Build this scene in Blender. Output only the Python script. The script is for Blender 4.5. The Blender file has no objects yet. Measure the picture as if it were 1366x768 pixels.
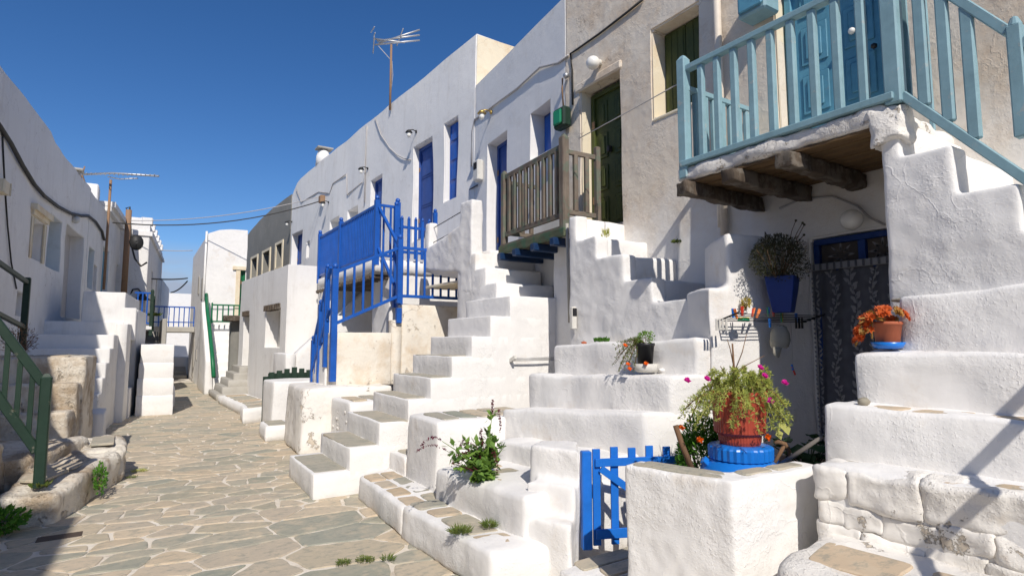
import bpy, bmesh, math, random
from mathutils import Vector, Matrix, noise
sc = bpy.context.scene
COL = sc.collection
rnd = random.Random(7)
R = math.radians

# ------------------------------------------------------------ camera
H = 1.6                                    # eye height above the paving
FOC = 773.0; CX = 683.0; CY = 384.0        # photograph geometry (1366 x 768)
yaw = math.atan((683-188)/FOC); pit = math.atan((455-384)/FOC)
f0 = Vector((math.sin(yaw), math.cos(yaw), 0)); RV = Vector((math.cos(yaw), -math.sin(yaw), 0))
FV = f0*math.cos(pit)+Vector((0, 0, math.sin(pit))); UV = RV.cross(FV)
cam = bpy.data.cameras.new('camera'); co = bpy.data.objects.new('camera', cam); COL.objects.link(co)
cam.sensor_width = 36; cam.lens = 36*FOC/1366; cam.clip_start = 0.05; cam.clip_end = 2000
co.matrix_world = Matrix(((RV.x, UV.x, -FV.x, 0), (RV.y, UV.y, -FV.y, 0), (RV.z, UV.z, -FV.z, H), (0, 0, 0, 1)))
sc.camera = co

# ------------------------------------------------------------ sky and sun
SUN = Vector((-.205, -.61, .57)).normalized()        # towards the sun
el = math.asin(SUN.z); az = math.atan2(SUN.x, SUN.y)
w = bpy.data.worlds.new('World'); sc.world = w; w.use_nodes = True
nt = w.node_tree; nt.nodes.clear()
out = nt.nodes.new('ShaderNodeOutputWorld'); bg = nt.nodes.new('ShaderNodeBackground')
sky = nt.nodes.new('ShaderNodeTexSky'); sky.sky_type = 'NISHITA'; sky.sun_disc = False
sky.sun_elevation = el; sky.sun_rotation = az; sky.altitude = 300; sky.air_density = .85; sky.dust_density = .2; sky.ozone_density = 3.5
hs = nt.nodes.new('ShaderNodeHueSaturation'); hs.inputs['Saturation'].default_value = 1.24; hs.inputs['Hue'].default_value = .506
nt.links.new(sky.outputs[0], hs.inputs['Color'])
tc = nt.nodes.new('ShaderNodeTexCoord'); mp = nt.nodes.new('ShaderNodeMapping'); mp.inputs['Scale'].default_value = (3, 3, 9)
nz = nt.nodes.new('ShaderNodeTexNoise'); nz.inputs['Scale'].default_value = 1.6; nz.inputs['Detail'].default_value = 5
nt.links.new(tc.outputs['Generated'], mp.inputs[0]); nt.links.new(mp.outputs[0], nz.inputs[0])
sx = nt.nodes.new('ShaderNodeSeparateXYZ'); nt.links.new(tc.outputs['Generated'], sx.inputs[0])
m1 = nt.nodes.new('ShaderNodeMapRange'); m1.inputs[1].default_value = .15; m1.inputs[2].default_value = .09   # only a low bank of cloud
nt.links.new(sx.outputs[2], m1.inputs[0])
m2 = nt.nodes.new('ShaderNodeMapRange'); m2.inputs[1].default_value = .34; m2.inputs[2].default_value = .52
nt.links.new(nz.outputs[0], m2.inputs[0])
mm = nt.nodes.new('ShaderNodeMath'); mm.operation = 'MULTIPLY'; nt.links.new(m1.outputs[0], mm.inputs[0]); nt.links.new(m2.outputs[0], mm.inputs[1])
mx = nt.nodes.new('ShaderNodeMixRGB'); nt.links.new(mm.outputs[0], mx.inputs[0]); nt.links.new(hs.outputs[0], mx.inputs[1]); mx.inputs[2].default_value = (3.4, 4.0, 5.2, 1)
nt.links.new(mx.outputs[0], bg.inputs[0]); bg.inputs[1].default_value = .108
nt.links.new(bg.outputs[0], out.inputs[0])
sl = bpy.data.lights.new('sun', 'SUN'); sl.energy = 4.3; sl.angle = R(.53); sl.color = (1, .935, .845)
so = bpy.data.objects.new('sun', sl); COL.objects.link(so); so.rotation_euler = SUN.to_track_quat('Z', 'Y').to_euler(); so.location = (0, 0, 12)
sc.view_settings.view_transform = 'Standard'; sc.view_settings.look = 'None'; sc.view_settings.exposure = .07; sc.view_settings.gamma = 1
sc.cycles.max_bounces = 8; sc.cycles.diffuse_bounces = 5; sc.cycles.use_denoising = True

# ------------------------------------------------------------ survey: photograph points turned into points of real planes
def ray(px, py): return FV+RV*((px-CX)/FOC)+UV*((CY-py)/FOC)
def AZ(px, py, z):
    d = ray(px, py); t = (z-H)/d.z; return Vector((d.x*t, d.y*t, z))
def AX(px, py, x):
    d = ray(px, py); t = x/d.x; return Vector((x, d.y*t, H+d.z*t))
def AY(px, py, y):
    d = ray(px, py); t = y/d.y; return Vector((d.x*t, y, H+d.z*t))

# ------------------------------------------------------------ materials
MATS = {}
def base_mat(name):
    m = bpy.data.materials.new(name); m.use_nodes = True; MATS[name] = m
    n = m.node_tree; b = n.nodes['Principled BSDF']; return m, n, b
def link(n, a, b): n.links.new(a, b)
def noise_node(n, scale, detail=4, rough=.55, coord=None, stretch=None):
    if coord is None:
        g = n.nodes.new('ShaderNodeNewGeometry'); coord = g.outputs['Position']
    if stretch:
        mp = n.nodes.new('ShaderNodeMapping'); mp.inputs['Scale'].default_value = stretch; link(n, coord, mp.inputs[0]); coord = mp.outputs[0]
    t = n.nodes.new('ShaderNodeTexNoise'); t.inputs['Scale'].default_value = scale; t.inputs['Detail'].default_value = detail; t.inputs['Roughness'].default_value = rough
    link(n, coord, t.inputs['Vector']); return t.outputs[0]
def ramp(n, src, a, b):
    r = n.nodes.new('ShaderNodeMapRange'); r.inputs[1].default_value = a; r.inputs[2].default_value = b; link(n, src, r.inputs[0]); return r.outputs[0]
def mix(n, f, a, b, mode='MIX'):
    m = n.nodes.new('ShaderNodeMixRGB'); m.blend_type = mode
    for i, v in ((0, f), (1, a), (2, b)):
        if hasattr(v, 'is_output'): link(n, v, m.inputs[i])
        else: m.inputs[i].default_value = v if i == 0 else (*v, 1)
    return m.outputs[0]
def mathn(n, op, a, b):
    m = n.nodes.new('ShaderNodeMath'); m.operation = op
    for i, v in ((0, a), (1, b)):
        if hasattr(v, 'is_output'): link(n, v, m.inputs[i])
        else: m.inputs[i].default_value = v
    return m.outputs[0]
def bump(n, b, h, strength, dist):
    k = n.nodes.new('ShaderNodeBump'); k.inputs['Strength'].default_value = strength; k.inputs['Distance'].default_value = dist
    link(n, h, k.inputs['Height']); link(n, k.outputs[0], b.inputs['Normal'])
def plaster(name, c1, c2, dirt=(.5, .36, .2), dirt_amt=.5, lo=.56, hi=.72, bs=.6, bd=.012, dscale=1.7, crack=0, chips=False, coat=None, streak=0):
    """limewash: coats brushed over each other, fine grit, stained patches with a shape of their own, hair cracks"""
    m, n, b = base_mat(name)
    big = noise_node(n, .9, 3); fine = noise_node(n, 42, 5, .65); mid = noise_node(n, 9, 5, .6)
    c = mix(n, ramp(n, big, .35, .65), c1, c2)
    c = mix(n, ramp(n, mid, .3, .75), c, tuple(v*.93 for v in c1))
    dn = noise_node(n, dscale, 7, .7)
    dm = mathn(n, 'MULTIPLY', ramp(n, dn, lo, hi), dirt_amt)
    c = mix(n, dm, c, dirt)
    if streak: c = mix(n, mathn(n, 'MULTIPLY', ramp(n, noise_node(n, 3.2, 6, .7, stretch=(1, 1, .14)), .52, .75), streak), c, (.42, .38, .33))
    h = mathn(n, 'ADD', mathn(n, 'MULTIPLY', mid, 1.0), mathn(n, 'MULTIPLY', fine, .45))
    sp = ramp(n, noise_node(n, 75, 2, .5), .58, .72); h = mathn(n, 'ADD', h, mathn(n, 'MULTIPLY', sp, .22)); h = mathn(n, 'MULTIPLY', h, ramp(n, noise_node(n, 1.9, 3), .36, .60)); h = mathn(n, 'ADD', h, mathn(n, 'MULTIPLY', mid, .25))
    st = noise_node(n, 5, 3, .5, stretch=(1, 1, .35))
    h = mathn(n, 'ADD', h, mathn(n, 'MULTIPLY', st, .8))
    # blobs and trowel edges
    g = n.nodes.new('ShaderNodeNewGeometry')
    wv = n.nodes.new('ShaderNodeVectorMath'); wv.operation = 'ADD'
    nn = n.nodes.new('ShaderNodeTexNoise'); nn.inputs['Scale'].default_value = 2.2; nn.inputs['Detail'].default_value = 5; link(n, g.outputs['Position'], nn.inputs['Vector'])
    sc_ = n.nodes.new('ShaderNodeVectorMath'); sc_.operation = 'SCALE'; sc_.inputs['Scale'].default_value = 1.1; link(n, nn.outputs['Color'], sc_.inputs[0])
    link(n, g.outputs['Position'], wv.inputs[0]); link(n, sc_.outputs[0], wv.inputs[1])
    vo = n.nodes.new('ShaderNodeTexVoronoi'); vo.feature = 'DISTANCE_TO_EDGE'; vo.inputs['Scale'].default_value = 2.6; link(n, wv.outputs[0], vo.inputs['Vector'])
    ridge = ramp(n, vo.outputs['Distance'], .035, 0)
    gate = ramp(n, noise_node(n, 1.3, 2), .47, .6)
    h = mathn(n, 'ADD', h, mathn(n, 'MULTIPLY', mathn(n, 'MULTIPLY', ridge, gate), .16))
    if crack:
        vc = n.nodes.new('ShaderNodeTexVoronoi'); vc.feature = 'DISTANCE_TO_EDGE'; vc.inputs['Scale'].default_value = .8; link(n, wv.outputs[0], vc.inputs['Vector'])
        cr = mathn(n, 'MULTIPLY', ramp(n, vc.outputs['Distance'], .006, .001), ramp(n, noise_node(n, .8, 2), .56, .60))
        c = mix(n, mathn(n, 'MULTIPLY', cr, crack), c, (.2, .15, .11))
    if chips:      # flaked coats that show the older layer
        cn = noise_node(n, 4.5, 8, .72); cm = ramp(n, cn, .60, .625)
        c = mix(n, mathn(n, 'MULTIPLY', cm, .75), c, (.50, .42, .32)); h = mathn(n, 'SUBTRACT', h, mathn(n, 'MULTIPLY', cm, .6))
    if coat:       # brushed whitewash reaching up the wall as far as the brush did
        gz = n.nodes.new('ShaderNodeSeparateXYZ'); link(n, n.nodes.new('ShaderNodeNewGeometry').outputs['Position'], gz.inputs[0])
        zz = mathn(n, 'ADD', gz.outputs[2], mathn(n, 'MULTIPLY', noise_node(n, 1.6, 6, .65), 1.6)); c = mix(n, ramp(n, zz, coat+.5, coat-.25), c, (.79, .77, .735))
    link(n, c, b.inputs['Base Color']); b.inputs['Roughness'].default_value = .93; b.inputs['Specular IOR Level'].default_value = .15
    bump(n, b, h, bs, bd); return m
def paint(name, c, wear=(.3, .25, .2), wamt=.3, lo=.62, hi=.66, rough=.45, grain=True, scale=9):
    m, n, b = base_mat(name)
    tcn = n.nodes.new('ShaderNodeTexCoord')
    gr = noise_node(n, 14, 5, .6, coord=tcn.outputs['Object']); ww = noise_node(n, scale, 8, .7)
    cc = mix(n, ramp(n, noise_node(n, 4, 3), .3, .7), c, tuple(v*.78 for v in c))
    cc = mix(n, mathn(n, 'MULTIPLY', ramp(n, gr, .35, .65), .25), cc, tuple(min(1, v*1.25+.01) for v in c))
    cc = mix(n, mathn(n, 'MULTIPLY', ramp(n, ww, lo, hi), wamt), cc, wear)
    link(n, cc, b.inputs['Base Color']); b.inputs['Roughness'].default_value = rough; b.inputs['Specular IOR Level'].default_value = .35
    bump(n, b, mathn(n, 'ADD', gr, mathn(n, 'MULTIPLY', ww, .6)), .35, .004); return m
def wood(name, c1, c2, paintc=None, pamt=0, rough=.85):
    m, n, b = base_mat(name)
    tcn = n.nodes.new('ShaderNodeTexCoord')
    g1 = noise_node(n, 16, 6, .7, coord=tcn.outputs['Object'], stretch=(1, 1, .12)); g2 = noise_node(n, 3, 4)
    cc = mix(n, ramp(n, g1, .35, .65), c1, c2); cc = mix(n, mathn(n, 'MULTIPLY', ramp(n, g2, .45, .65), .5), cc, tuple(v*.45 for v in c1))
    if paintc: cc = mix(n, mathn(n, 'MULTIPLY', ramp(n, noise_node(n, 7, 7, .7), .5, .55), pamt), cc, paintc)
    link(n, cc, b.inputs['Base Color']); b.inputs['Roughness'].default_value = rough; b.inputs['Specular IOR Level'].default_value = .2
    bump(n, b, g1, .8, .006); return m
def stone(name, cols, bs=.5, spec=.3, obj_random=True, stain=1.0):
    m, n, b = base_mat(name)
    if obj_random:
        oi = n.nodes.new('ShaderNodeObjectInfo'); f = oi.outputs['Random']
    else: f = n.nodes.new('ShaderNodeNewGeometry').outputs['Random Per Island']
    cr = n.nodes.new('ShaderNodeValToRGB'); cr.color_ramp.interpolation = 'LINEAR'
    while len(cr.color_ramp.elements) < len(cols): cr.color_ramp.elements.new(.5)
    for i, c in enumerate(cols):
        cr.color_ramp.elements[i].position = i/(len(cols)-1); cr.color_ramp.elements[i].color = (*c, 1)
    link(n, f, cr.inputs[0])
    c = cr.outputs[0]
    c = mix(n, mathn(n, 'MULTIPLY', ramp(n, noise_node(n, 5, 6, .7), .50, .64), .6*stain), c, (.56, .46, .335))
    c = mix(n, mathn(n, 'MULTIPLY', ramp(n, noise_node(n, 9, 6, .75, stretch=(1, 1.8, 1)), .5, .62), .55), c, (.21, .225, .195))
    c = mix(n, mathn(n, 'MULTIPLY', ramp(n, noise_node(n, 2.2, 6, .7), .52, .7), .5), c, (.54, .45, .34))
    link(n, c, b.inputs['Base Color']); b.inputs['Roughness'].default_value = .8; b.inputs['Specular IOR Level'].default_value = spec
    bump(n, b, mathn(n, 'ADD', noise_node(n, 11, 6, .65), mathn(n, 'MULTIPLY', noise_node(n, 60, 4), .3)), bs, .008); return m
def plain(name, c, rough=.6, metal=0, spec=.4, bumpy=0, var=.12):
    m, n, b = base_mat(name)
    cc = mix(n, ramp(n, noise_node(n, 12, 5), .35, .7), c, tuple(v*(1-var) for v in c))
    link(n, cc, b.inputs['Base Color']); b.inputs['Roughness'].default_value = rough; b.inputs['Metallic'].default_value = metal; b.inputs['Specular IOR Level'].default_value = spec
    if bumpy: bump(n, b, noise_node(n, 30, 4), bumpy, .004)
    return m
def leafm(name, c1, c2, trans=.25, rough=.5):
    m, n, b = base_mat(name)
    g = n.nodes.new('ShaderNodeNewGeometry')
    cc = mix(n, g.outputs['Random Per Island'], c1, c2)
    link(n, cc, b.inputs['Base Color']); b.inputs['Roughness'].default_value = rough; b.inputs['Specular IOR Level'].default_value = .3
    t = n.nodes.new('ShaderNodeBsdfTranslucent'); link(n, cc, t.inputs['Color'])
    ms = n.nodes.new('ShaderNodeMixShader'); ms.inputs[0].default_value = trans
    link(n, b.outputs[0], ms.inputs[1]); link(n, t.outputs[0], ms.inputs[2]); link(n, ms.outputs[0], n.nodes['Material Output'].inputs[0]); return m

WHITE = plaster('limewash', (.80, .785, .76), (.76, .74, .72), dirt=(.60, .50, .38), dirt_amt=.5, lo=.58, hi=.74, bs=.62, bd=.014)
WALLW = plaster('limewash wall', (.80, .785, .76), (.75, .735, .71), dirt=(.58, .53, .47), dirt_amt=.45, streak=.3, lo=.56, hi=.72, bs=.35, bd=.01, crack=.25)
OLDW = plaster('old limewash', (.78, .75, .70), (.74, .70, .64), dirt=(.52, .36, .20), dirt_amt=.55, lo=.56, hi=.68, bs=.9, bd=.016, crack=.6, chips=True)
LEFTW = plaster('left wall wash', (.78, .765, .74), (.72, .705, .68), dirt=(.5, .46, .4), dirt_amt=.45, streak=.3, lo=.56, hi=.72, bs=.4, crack=.4)
TANW = plaster('tan weathered plaster', (.76, .68, .57), (.68, .58, .46), dirt=(.56, .42, .29), dirt_amt=.7, streak=.3, lo=.48, hi=.68, bs=.6, bd=.014, crack=.6, coat=3.7)
CREAM = plaster('cream plaster', (.76, .68, .52), (.72, .62, .45), dirt=(.60, .42, .24), dirt_amt=.6, lo=.52, hi=.68, bs=.4, crack=.5)
FLAKE = plaster('flaking cream wash', (.80, .75, .66), (.75, .68, .57), dirt=(.52, .36, .20), dirt_amt=.55, lo=.48, hi=.66, bs=.8, crack=.8, chips=True)
CONC = plaster('grey cement render', (.24, .235, .215), (.20, .195, .175), dirt=(.30, .28, .24), dirt_amt=.5, lo=.5, hi=.7, bs=.4)
CONCL = plaster('light cement', (.42, .40, .36), (.36, .34, .30), dirt=(.28, .25, .2), dirt_amt=.5, lo=.5, hi=.7, bs=.5)
MORTAR = plaster('painted mortar', (.76, .70, .61), (.62, .54, .43), dirt=(.42, .34, .25), dirt_amt=.6, lo=.52, hi=.66, bs=.8, bd=.01, dscale=4)
PAVC = [(.27, .28, .225), (.52, .42, .30), (.37, .35, .28), (.56, .46, .335), (.31, .31, .255), (.57, .47, .345), (.47, .40, .31), (.285, .295, .24), (.54, .44, .315), (.42, .37, .295)]
SLATE = stone('paving stone', PAVC)
SLATED = stone('grey slate tread', [(.36, .34, .28), (.42, .38, .30), (.33, .32, .27)], bs=.35, stain=.4)
OCHRE = stone('ochre tread stone', [(.50, .38, .24), (.46, .37, .27), (.55, .43, .30)], bs=.5)
BLUE = paint('cobalt gloss paint', (.012, .095, .42), wear=(.08, .12, .25), wamt=.4, rough=.35)
BLUEG = paint('azure gate paint', (.015, .16, .62), wear=(.1, .15, .3), wamt=.3, rough=.35)
DIRTYW = plaster('dirty old wash', (.72, .67, .58), (.62, .55, .45), dirt=(.34, .25, .16), dirt_amt=.8, lo=.46, hi=.60, bs=1, bd=.03, crack=.8, chips=True)
BLUEN = paint('shaded door blue', (.006, .04, .19), rough=.5)  # darker copy of the cobalt, with the niche's shade put into the colour
BLUED = paint('cobalt door paint', (.03, .08, .30), wear=(.15, .13, .12), wamt=.5, rough=.55)
LBLUE = paint('pale blue wood paint', (.235, .385, .435), wear=(.42, .40, .36), wamt=.45, lo=.6, hi=.64, rough=.6)
LBLUED = paint('pale blue door paint', (.11, .31, .42), wear=(.2, .25, .28), wamt=.4, rough=.55)
OLIVE = paint('olive door paint', (.06, .075, .014), wear=(.03, .03, .01), wamt=.6, rough=.5)
GREEND = paint('dark green paint', (.014, .036, .022), wear=(.25, .22, .17), wamt=.5, rough=.5)
GREENM = paint('green rail paint', (.01, .15, .06), wear=(.1, .12, .08), wamt=.3, rough=.4)
GWOOD = wood('weathered grey wood', (.21, .175, .14), (.13, .10, .08), (.10, .16, .12), .5)
BEAMW = wood('dark log', (.13, .10, .075), (.05, .038, .028), (.30, .28, .24), .25)
PLANKW = wood('brown plank', (.20, .125, .06), (.08, .05, .03))
GBEAM = wood('green stained beam', (.14, .16, .10), (.06, .07, .045), (.05, .13, .08), .6)
BBEAM = paint('dark blue beam paint', (.006, .028, .085), wear=(.05, .05, .05), wamt=.6)
IRON = plain('dark iron', (.03, .03, .03), .55, .3)
WIRE = plain('black cable', (.035, .033, .03), .6)
WIREW = plain('painted cable', (.45, .43, .42), .7)
ALU = plain('dull aluminium', (.5, .5, .5), .45, .8)
DRAINM = plain('brown iron', (.085, .06, .045), .7)
RUSTM = plain('rusty mast', (.28, .17, .10), .8)
BRASS = plain('brass', (.55, .38, .12), .4, .8)
GLOBE = plain('opal glass', (.80, .78, .72), .25, 0, .5, var=.04)
PIPEW = plain('cream pipe', (.70, .62, .52), .6)
DARK = plain('dark interior', (.015, .015, .018), .9)
TERRA = plain('red plastic pot', (.36, .055, .03), .45, 0, .4)
TERRA2 = plain('terracotta pot', (.40, .11, .05), .7)
BPLAST = plain('blue drum plastic', (.01, .17, .60), .32, 0, .5, var=.06)
BPLASTD = plain('dark blue plastic', (.004, .03, .20), .4)
BLKP = plain('black plastic', (.02, .02, .022), .4)
WPLAST = plain('white plastic', (.62, .60, .55), .5)
PINKT = plain('pink tub', (.66, .50, .44), .6)
REDP = plain('red plastic', (.65, .05, .02), .4); ORP = plain('orange plastic', (.8, .2, .03), .4); GRP = plain('green plastic', (.02, .25, .12), .4); YEP = plain('yellow plastic', (.6, .5, .08), .5)
BARK = wood('bark stick', (.24, .14, .08), (.12, .07, .04)); STICKG = plain('grey stick', (.16, .145, .13), .8)
PEBB = stone('pebble stone', [(.20, .19, .15), (.26, .24, .19)], bs=.3)
CLOTHC = plain('cap cloth', (.36, .34, .28), .95)
CURT = plain('blue grey net curtain', (.13, .135, .155), .9, 0, .1, var=.25)
LACE = plain('lace thread', (.29, .29, .30), .95, 0, .1, var=.1)
L_POR = leafm('portulaca leaf', (.50, .50, .12), (.28, .36, .08)); L_MAR = leafm('marigold leaf', (.13, .30, .03), (.05, .17, .02))
L_BUSH = leafm('dark thyme leaf', (.035, .045, .02), (.075, .07, .03)); L_AMA = leafm('amaranth leaf', (.22, .36, .06), (.12, .22, .05)); L_AMR = leafm('amaranth flower', (.16, .01, .04), (.09, .01, .025))
L_SED = leafm('sedum leaf', (.72, .15, .03), (.50, .10, .025)); L_SEDG = leafm('sedum tip', (.55, .25, .06), (.35, .25, .08))
L_MAG = leafm('magenta petal', (.60, .01, .28), (.45, .01, .2)); L_ORF = leafm('orange petal', (.85, .17, .01), (.75, .10, .01)); L_YEL = leafm('yellow petal', (.7, .45, .03), (.6, .4, .03))
L_BIG = leafm('broad dark leaf', (.02, .06, .02), (.03, .09, .03)); L_GR = leafm('weed leaf', (.10, .17, .035), (.18, .20, .05)); L_DRY = leafm('dry twig leaf', (.25, .13, .06), (.15, .09, .05)); L_YG = leafm('yellow green leaf', (.5, .5, .16), (.4, .42, .1))
# ------------------------------------------------------------ object helpers
def obj(name, me, mat=None, parent=None, smooth=False):
    o = bpy.data.objects.new(name, me); COL.objects.link(o)
    if mat is not None and not me.materials: me.materials.append(mat)
    if parent is not None: o.parent = parent
    if smooth: me.polygons.foreach_set('use_smooth', [True]*len(me.polygons))
    return o
def mesh(name, vs, fs, mat=None, parent=None, smooth=False):
    me = bpy.data.meshes.new(name); me.from_pydata([tuple(v) for v in vs], [], fs); me.update()
    return obj(name, me, mat, parent, smooth)
def tag(o, label=None, cat=None, group=None, kind=None):
    if label: o['label'] = label
    if cat: o['category'] = cat
    if group: o['group'] = group
    if kind: o['kind'] = kind
    return o
def thing(name, label, cat, group=None, loc=(0, 0, 0)):
    o = bpy.data.objects.new(name, None); o.empty_display_size = .1; COL.objects.link(o); o.location = loc
    return tag(o, label, cat, group)
def grid_faces(cuts):
    """surface of a unit box cut into a grid; returns params and faces with shared vertices"""
    nx, ny, nz_ = cuts; idx = {}; ps = []; fs = []
    def v(i, j, k):
        key = (i, j, k)
        if key not in idx: idx[key] = len(ps); ps.append((i/nx, j/ny, k/nz_))
        return idx[key]
    for i in range(nx):
        for j in range(ny):
            fs.append((v(i, j, 0), v(i, j+1, 0), v(i+1, j+1, 0), v(i+1, j, 0))); fs.append((v(i, j, nz_), v(i+1, j, nz_), v(i+1, j+1, nz_), v(i, j+1, nz_)))
    for i in range(nx):
        for k in range(nz_):
            fs.append((v(i, 0, k), v(i+1, 0, k), v(i+1, 0, k+1), v(i, 0, k+1))); fs.append((v(i, ny, k), v(i, ny, k+1), v(i+1, ny, k+1), v(i+1, ny, k)))
    for j in range(ny):
        for k in range(nz_):
            fs.append((v(0, j, k), v(0, j, k+1), v(0, j+1, k+1), v(0, j+1, k))); fs.append((v(nx, j, k), v(nx, j+1, k), v(nx, j+1, k+1), v(nx, j, k+1)))
    return ps, fs
def soft(name, c, zb, zt, mat, parent=None, r=.035, amp=.012, seg=.09, maxn=26, freq=3.0, batter=0):
    """a hand-plastered block: plan quad c (4 xy, any order round), bottoms zb, tops zt (number or 4), rounded edges, uneven faces"""
    c = [Vector((p[0], p[1])) for p in c]
    if sum(c[i].x*c[(i+1) % 4].y-c[(i+1) % 4].x*c[i].y for i in range(4)) < 0: c.reverse(); zt = zt if not hasattr(zt, '__len__') else list(zt)[::-1]; zb = zb if not hasattr(zb, '__len__') else list(zb)[::-1]
    zb = [zb]*4 if not hasattr(zb, '__len__') else zb; zt = [zt]*4 if not hasattr(zt, '__len__') else zt
    A = ((c[1]-c[0]).length+(c[2]-c[3]).length)/2; B = ((c[3]-c[0]).length+(c[2]-c[1]).length)/2; Cc = sum(zt)/4-sum(zb)/4
    n = [max(2, min(maxn, int(v/seg)+1)) for v in (A, B, Cc)]
    ps, fs = grid_faces(n); r = min(r, A*.45, B*.45, Cc*.45); L = (A, B, Cc); vs = []
    ctr = (c[0]+c[1]+c[2]+c[3])/4
    for p in ps:
        q = []
        for a in range(3):
            t = p[a]*L[a]; k = round(p[a]*n[a])
            # push the first and last ring in so the rounding has vertices
            if k == 1: t = min(t, r*1.0) if n[a] > 3 else t
            if k == n[a]-1: t = max(t, L[a]-r*1.0) if n[a] > 3 else t
            q.append(t)
        inn = [min(max(q[a], r), L[a]-r) for a in range(3)]
        d = Vector([q[a]-inn[a] for a in range(3)])
        if d.length > 1e-9 and sum(1 for a in range(3) if abs(d[a]) > 1e-6) > 1:
            d = d.normalized()*r; q = [inn[a]+d[a] for a in range(3)]
        u, v_, w_ = q[0]/A, q[1]/B, q[2]/Cc
        xy = c[0]*(1-u)*(1-v_)+c[1]*u*(1-v_)+c[2]*u*v_+c[3]*(1-u)*v_
        b0 = zb[0]*(1-u)*(1-v_)+zb[1]*u*(1-v_)+zb[2]*u*v_+zb[3]*(1-u)*v_; t0 = zt[0]*(1-u)*(1-v_)+zt[1]*u*(1-v_)+zt[2]*u*v_+zt[3]*(1-u)*v_
        z = b0+(t0-b0)*w_
        if batter: xy = xy+(xy-ctr).normalized()*batter*(1-w_)
        P = Vector((xy.x, xy.y, z))
        if amp: P += noise.noise_vector(P*freq)*amp+noise.noise_vector(P*freq*3.1)*amp*.4
        vs.append(P)
    return mesh(name, vs, fs, mat, parent, True)
def rect(x0, y0, x1, y1): return [(x0, y0), (x1, y0), (x1, y1), (x0, y1)]
def box(name, p0, p1, mat, parent=None, bev=.004):
    x0, y0, z0 = p0; x1, y1, z1 = p1
    bm = bmesh.new(); bmesh.ops.create_cube(bm, size=1)
    for v in bm.verts: v.co = ((x0+x1)/2+v.co.x*(x1-x0), (y0+y1)/2+v.co.y*(y1-y0), (z0+z1)/2+v.co.z*(z1-z0))
    if bev: bmesh.ops.bevel(bm, geom=bm.edges[:], offset=bev, segments=1, affect='EDGES')
    bmesh.ops.recalc_face_normals(bm, faces=bm.faces[:])
    me = bpy.data.meshes.new(name); bm.to_mesh(me); bm.free(); return obj(name, me, mat, parent)
BARS = {}
def bar(name, a, b, w_, h_, mat, parent=None, side=None, bev=.12, top=None):
    """a rectangular bar from a to b (local z runs along it); side gives the direction of its width; alike bars share a mesh"""
    a = Vector(a); b = Vector(b); L = (b-a).length
    key = (name, round(L, 2), w_, h_, mat.name, top)
    if key not in BARS:
        bm = bmesh.new(); bmesh.ops.create_cube(bm, size=1)
        for v in bm.verts: v.co = (v.co.x*w_, v.co.y*h_, (v.co.z+.5)*L)
        if top == 'pyramid':
            f = [f for f in bm.faces if f.normal.z > .9][0]; r_ = bmesh.ops.inset_region(bm, faces=[f], thickness=w_*.45)
            for v in f.verts: v.co.z += w_*.35
        elif top == 'knob':
            g = bmesh.ops.create_uvsphere(bm, u_segments=12, v_segments=8, radius=w_*.52)
            for v in g['verts']: v.co.z = L+w_*.45+v.co.z*1.05
        elif top == 'round':
            g = bmesh.ops.create_cone(bm, segments=12, radius1=w_*.55, radius2=w_*.2, depth=w_*.9, cap_ends=True)
            for v in g['verts']: v.co.z += L+w_*.3
        if bev and top != 'knob':
            es = [e for e in bm.edges if len(e.link_faces) == 2 and e.calc_face_angle(0) > .9]
            bmesh.ops.bevel(bm, geom=es, offset=min(w_, h_)*bev, segments=1, affect='EDGES')
        bmesh.ops.recalc_face_normals(bm, faces=bm.faces[:])
        me = bpy.data.meshes.new(name); bm.to_mesh(me); bm.free(); BARS[key] = me
    o = obj(name, BARS[key], mat, parent)
    z = (b-a).normalized(); s = Vector(side) if side else (Vector((1, 0, 0)) if abs(z.x) < .9 else Vector((0, 1, 0)))
    y = z.cross(s).normalized(); x = y.cross(z).normalized()
    o.matrix_basis = Matrix(((x.x, y.x, z.x, a.x), (x.y, y.y, z.y, a.y), (x.z, y.z, z.z, a.z), (0, 0, 0, 1))); return o
def tube_data(pts, rad, n=6, bm=None):
    own = bm is None; bm = bm or bmesh.new(); pts = [Vector(p) for p in pts]; rings = []
    for i, p in enumerate(pts):
        t = (pts[min(i+1, len(pts)-1)]-pts[max(i-1, 0)]).normalized(); s = t.cross(Vector((0, 0, 1)))
        if s.length < .05: s = t.cross(Vector((1, 0, 0)))
        s.normalize(); u = s.cross(t).normalized(); rr = rad[i] if hasattr(rad, '__len__') else rad
        rings.append([bm.verts.new(p+s*math.cos(2*math.pi*k/n)*rr+u*math.sin(2*math.pi*k/n)*rr) for k in range(n)])
    for i in range(len(rings)-1):
        for k in range(n): bm.faces.new((rings[i][k], rings[i][(k+1) % n], rings[i+1][(k+1) % n], rings[i+1][k]))
    bm.faces.new(rings[0][::-1]); bm.faces.new(rings[-1]); return bm
def tobj(name, bm, mat, parent=None, smooth=True):
    bmesh.ops.recalc_face_normals(bm, faces=bm.faces[:])
    me = bpy.data.meshes.new(name); bm.to_mesh(me); bm.free(); return obj(name, me, mat, parent, smooth)
def tube(name, pts, rad, mat, parent=None, n=6): return tobj(name, tube_data(pts, rad, n), mat, parent)
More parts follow.
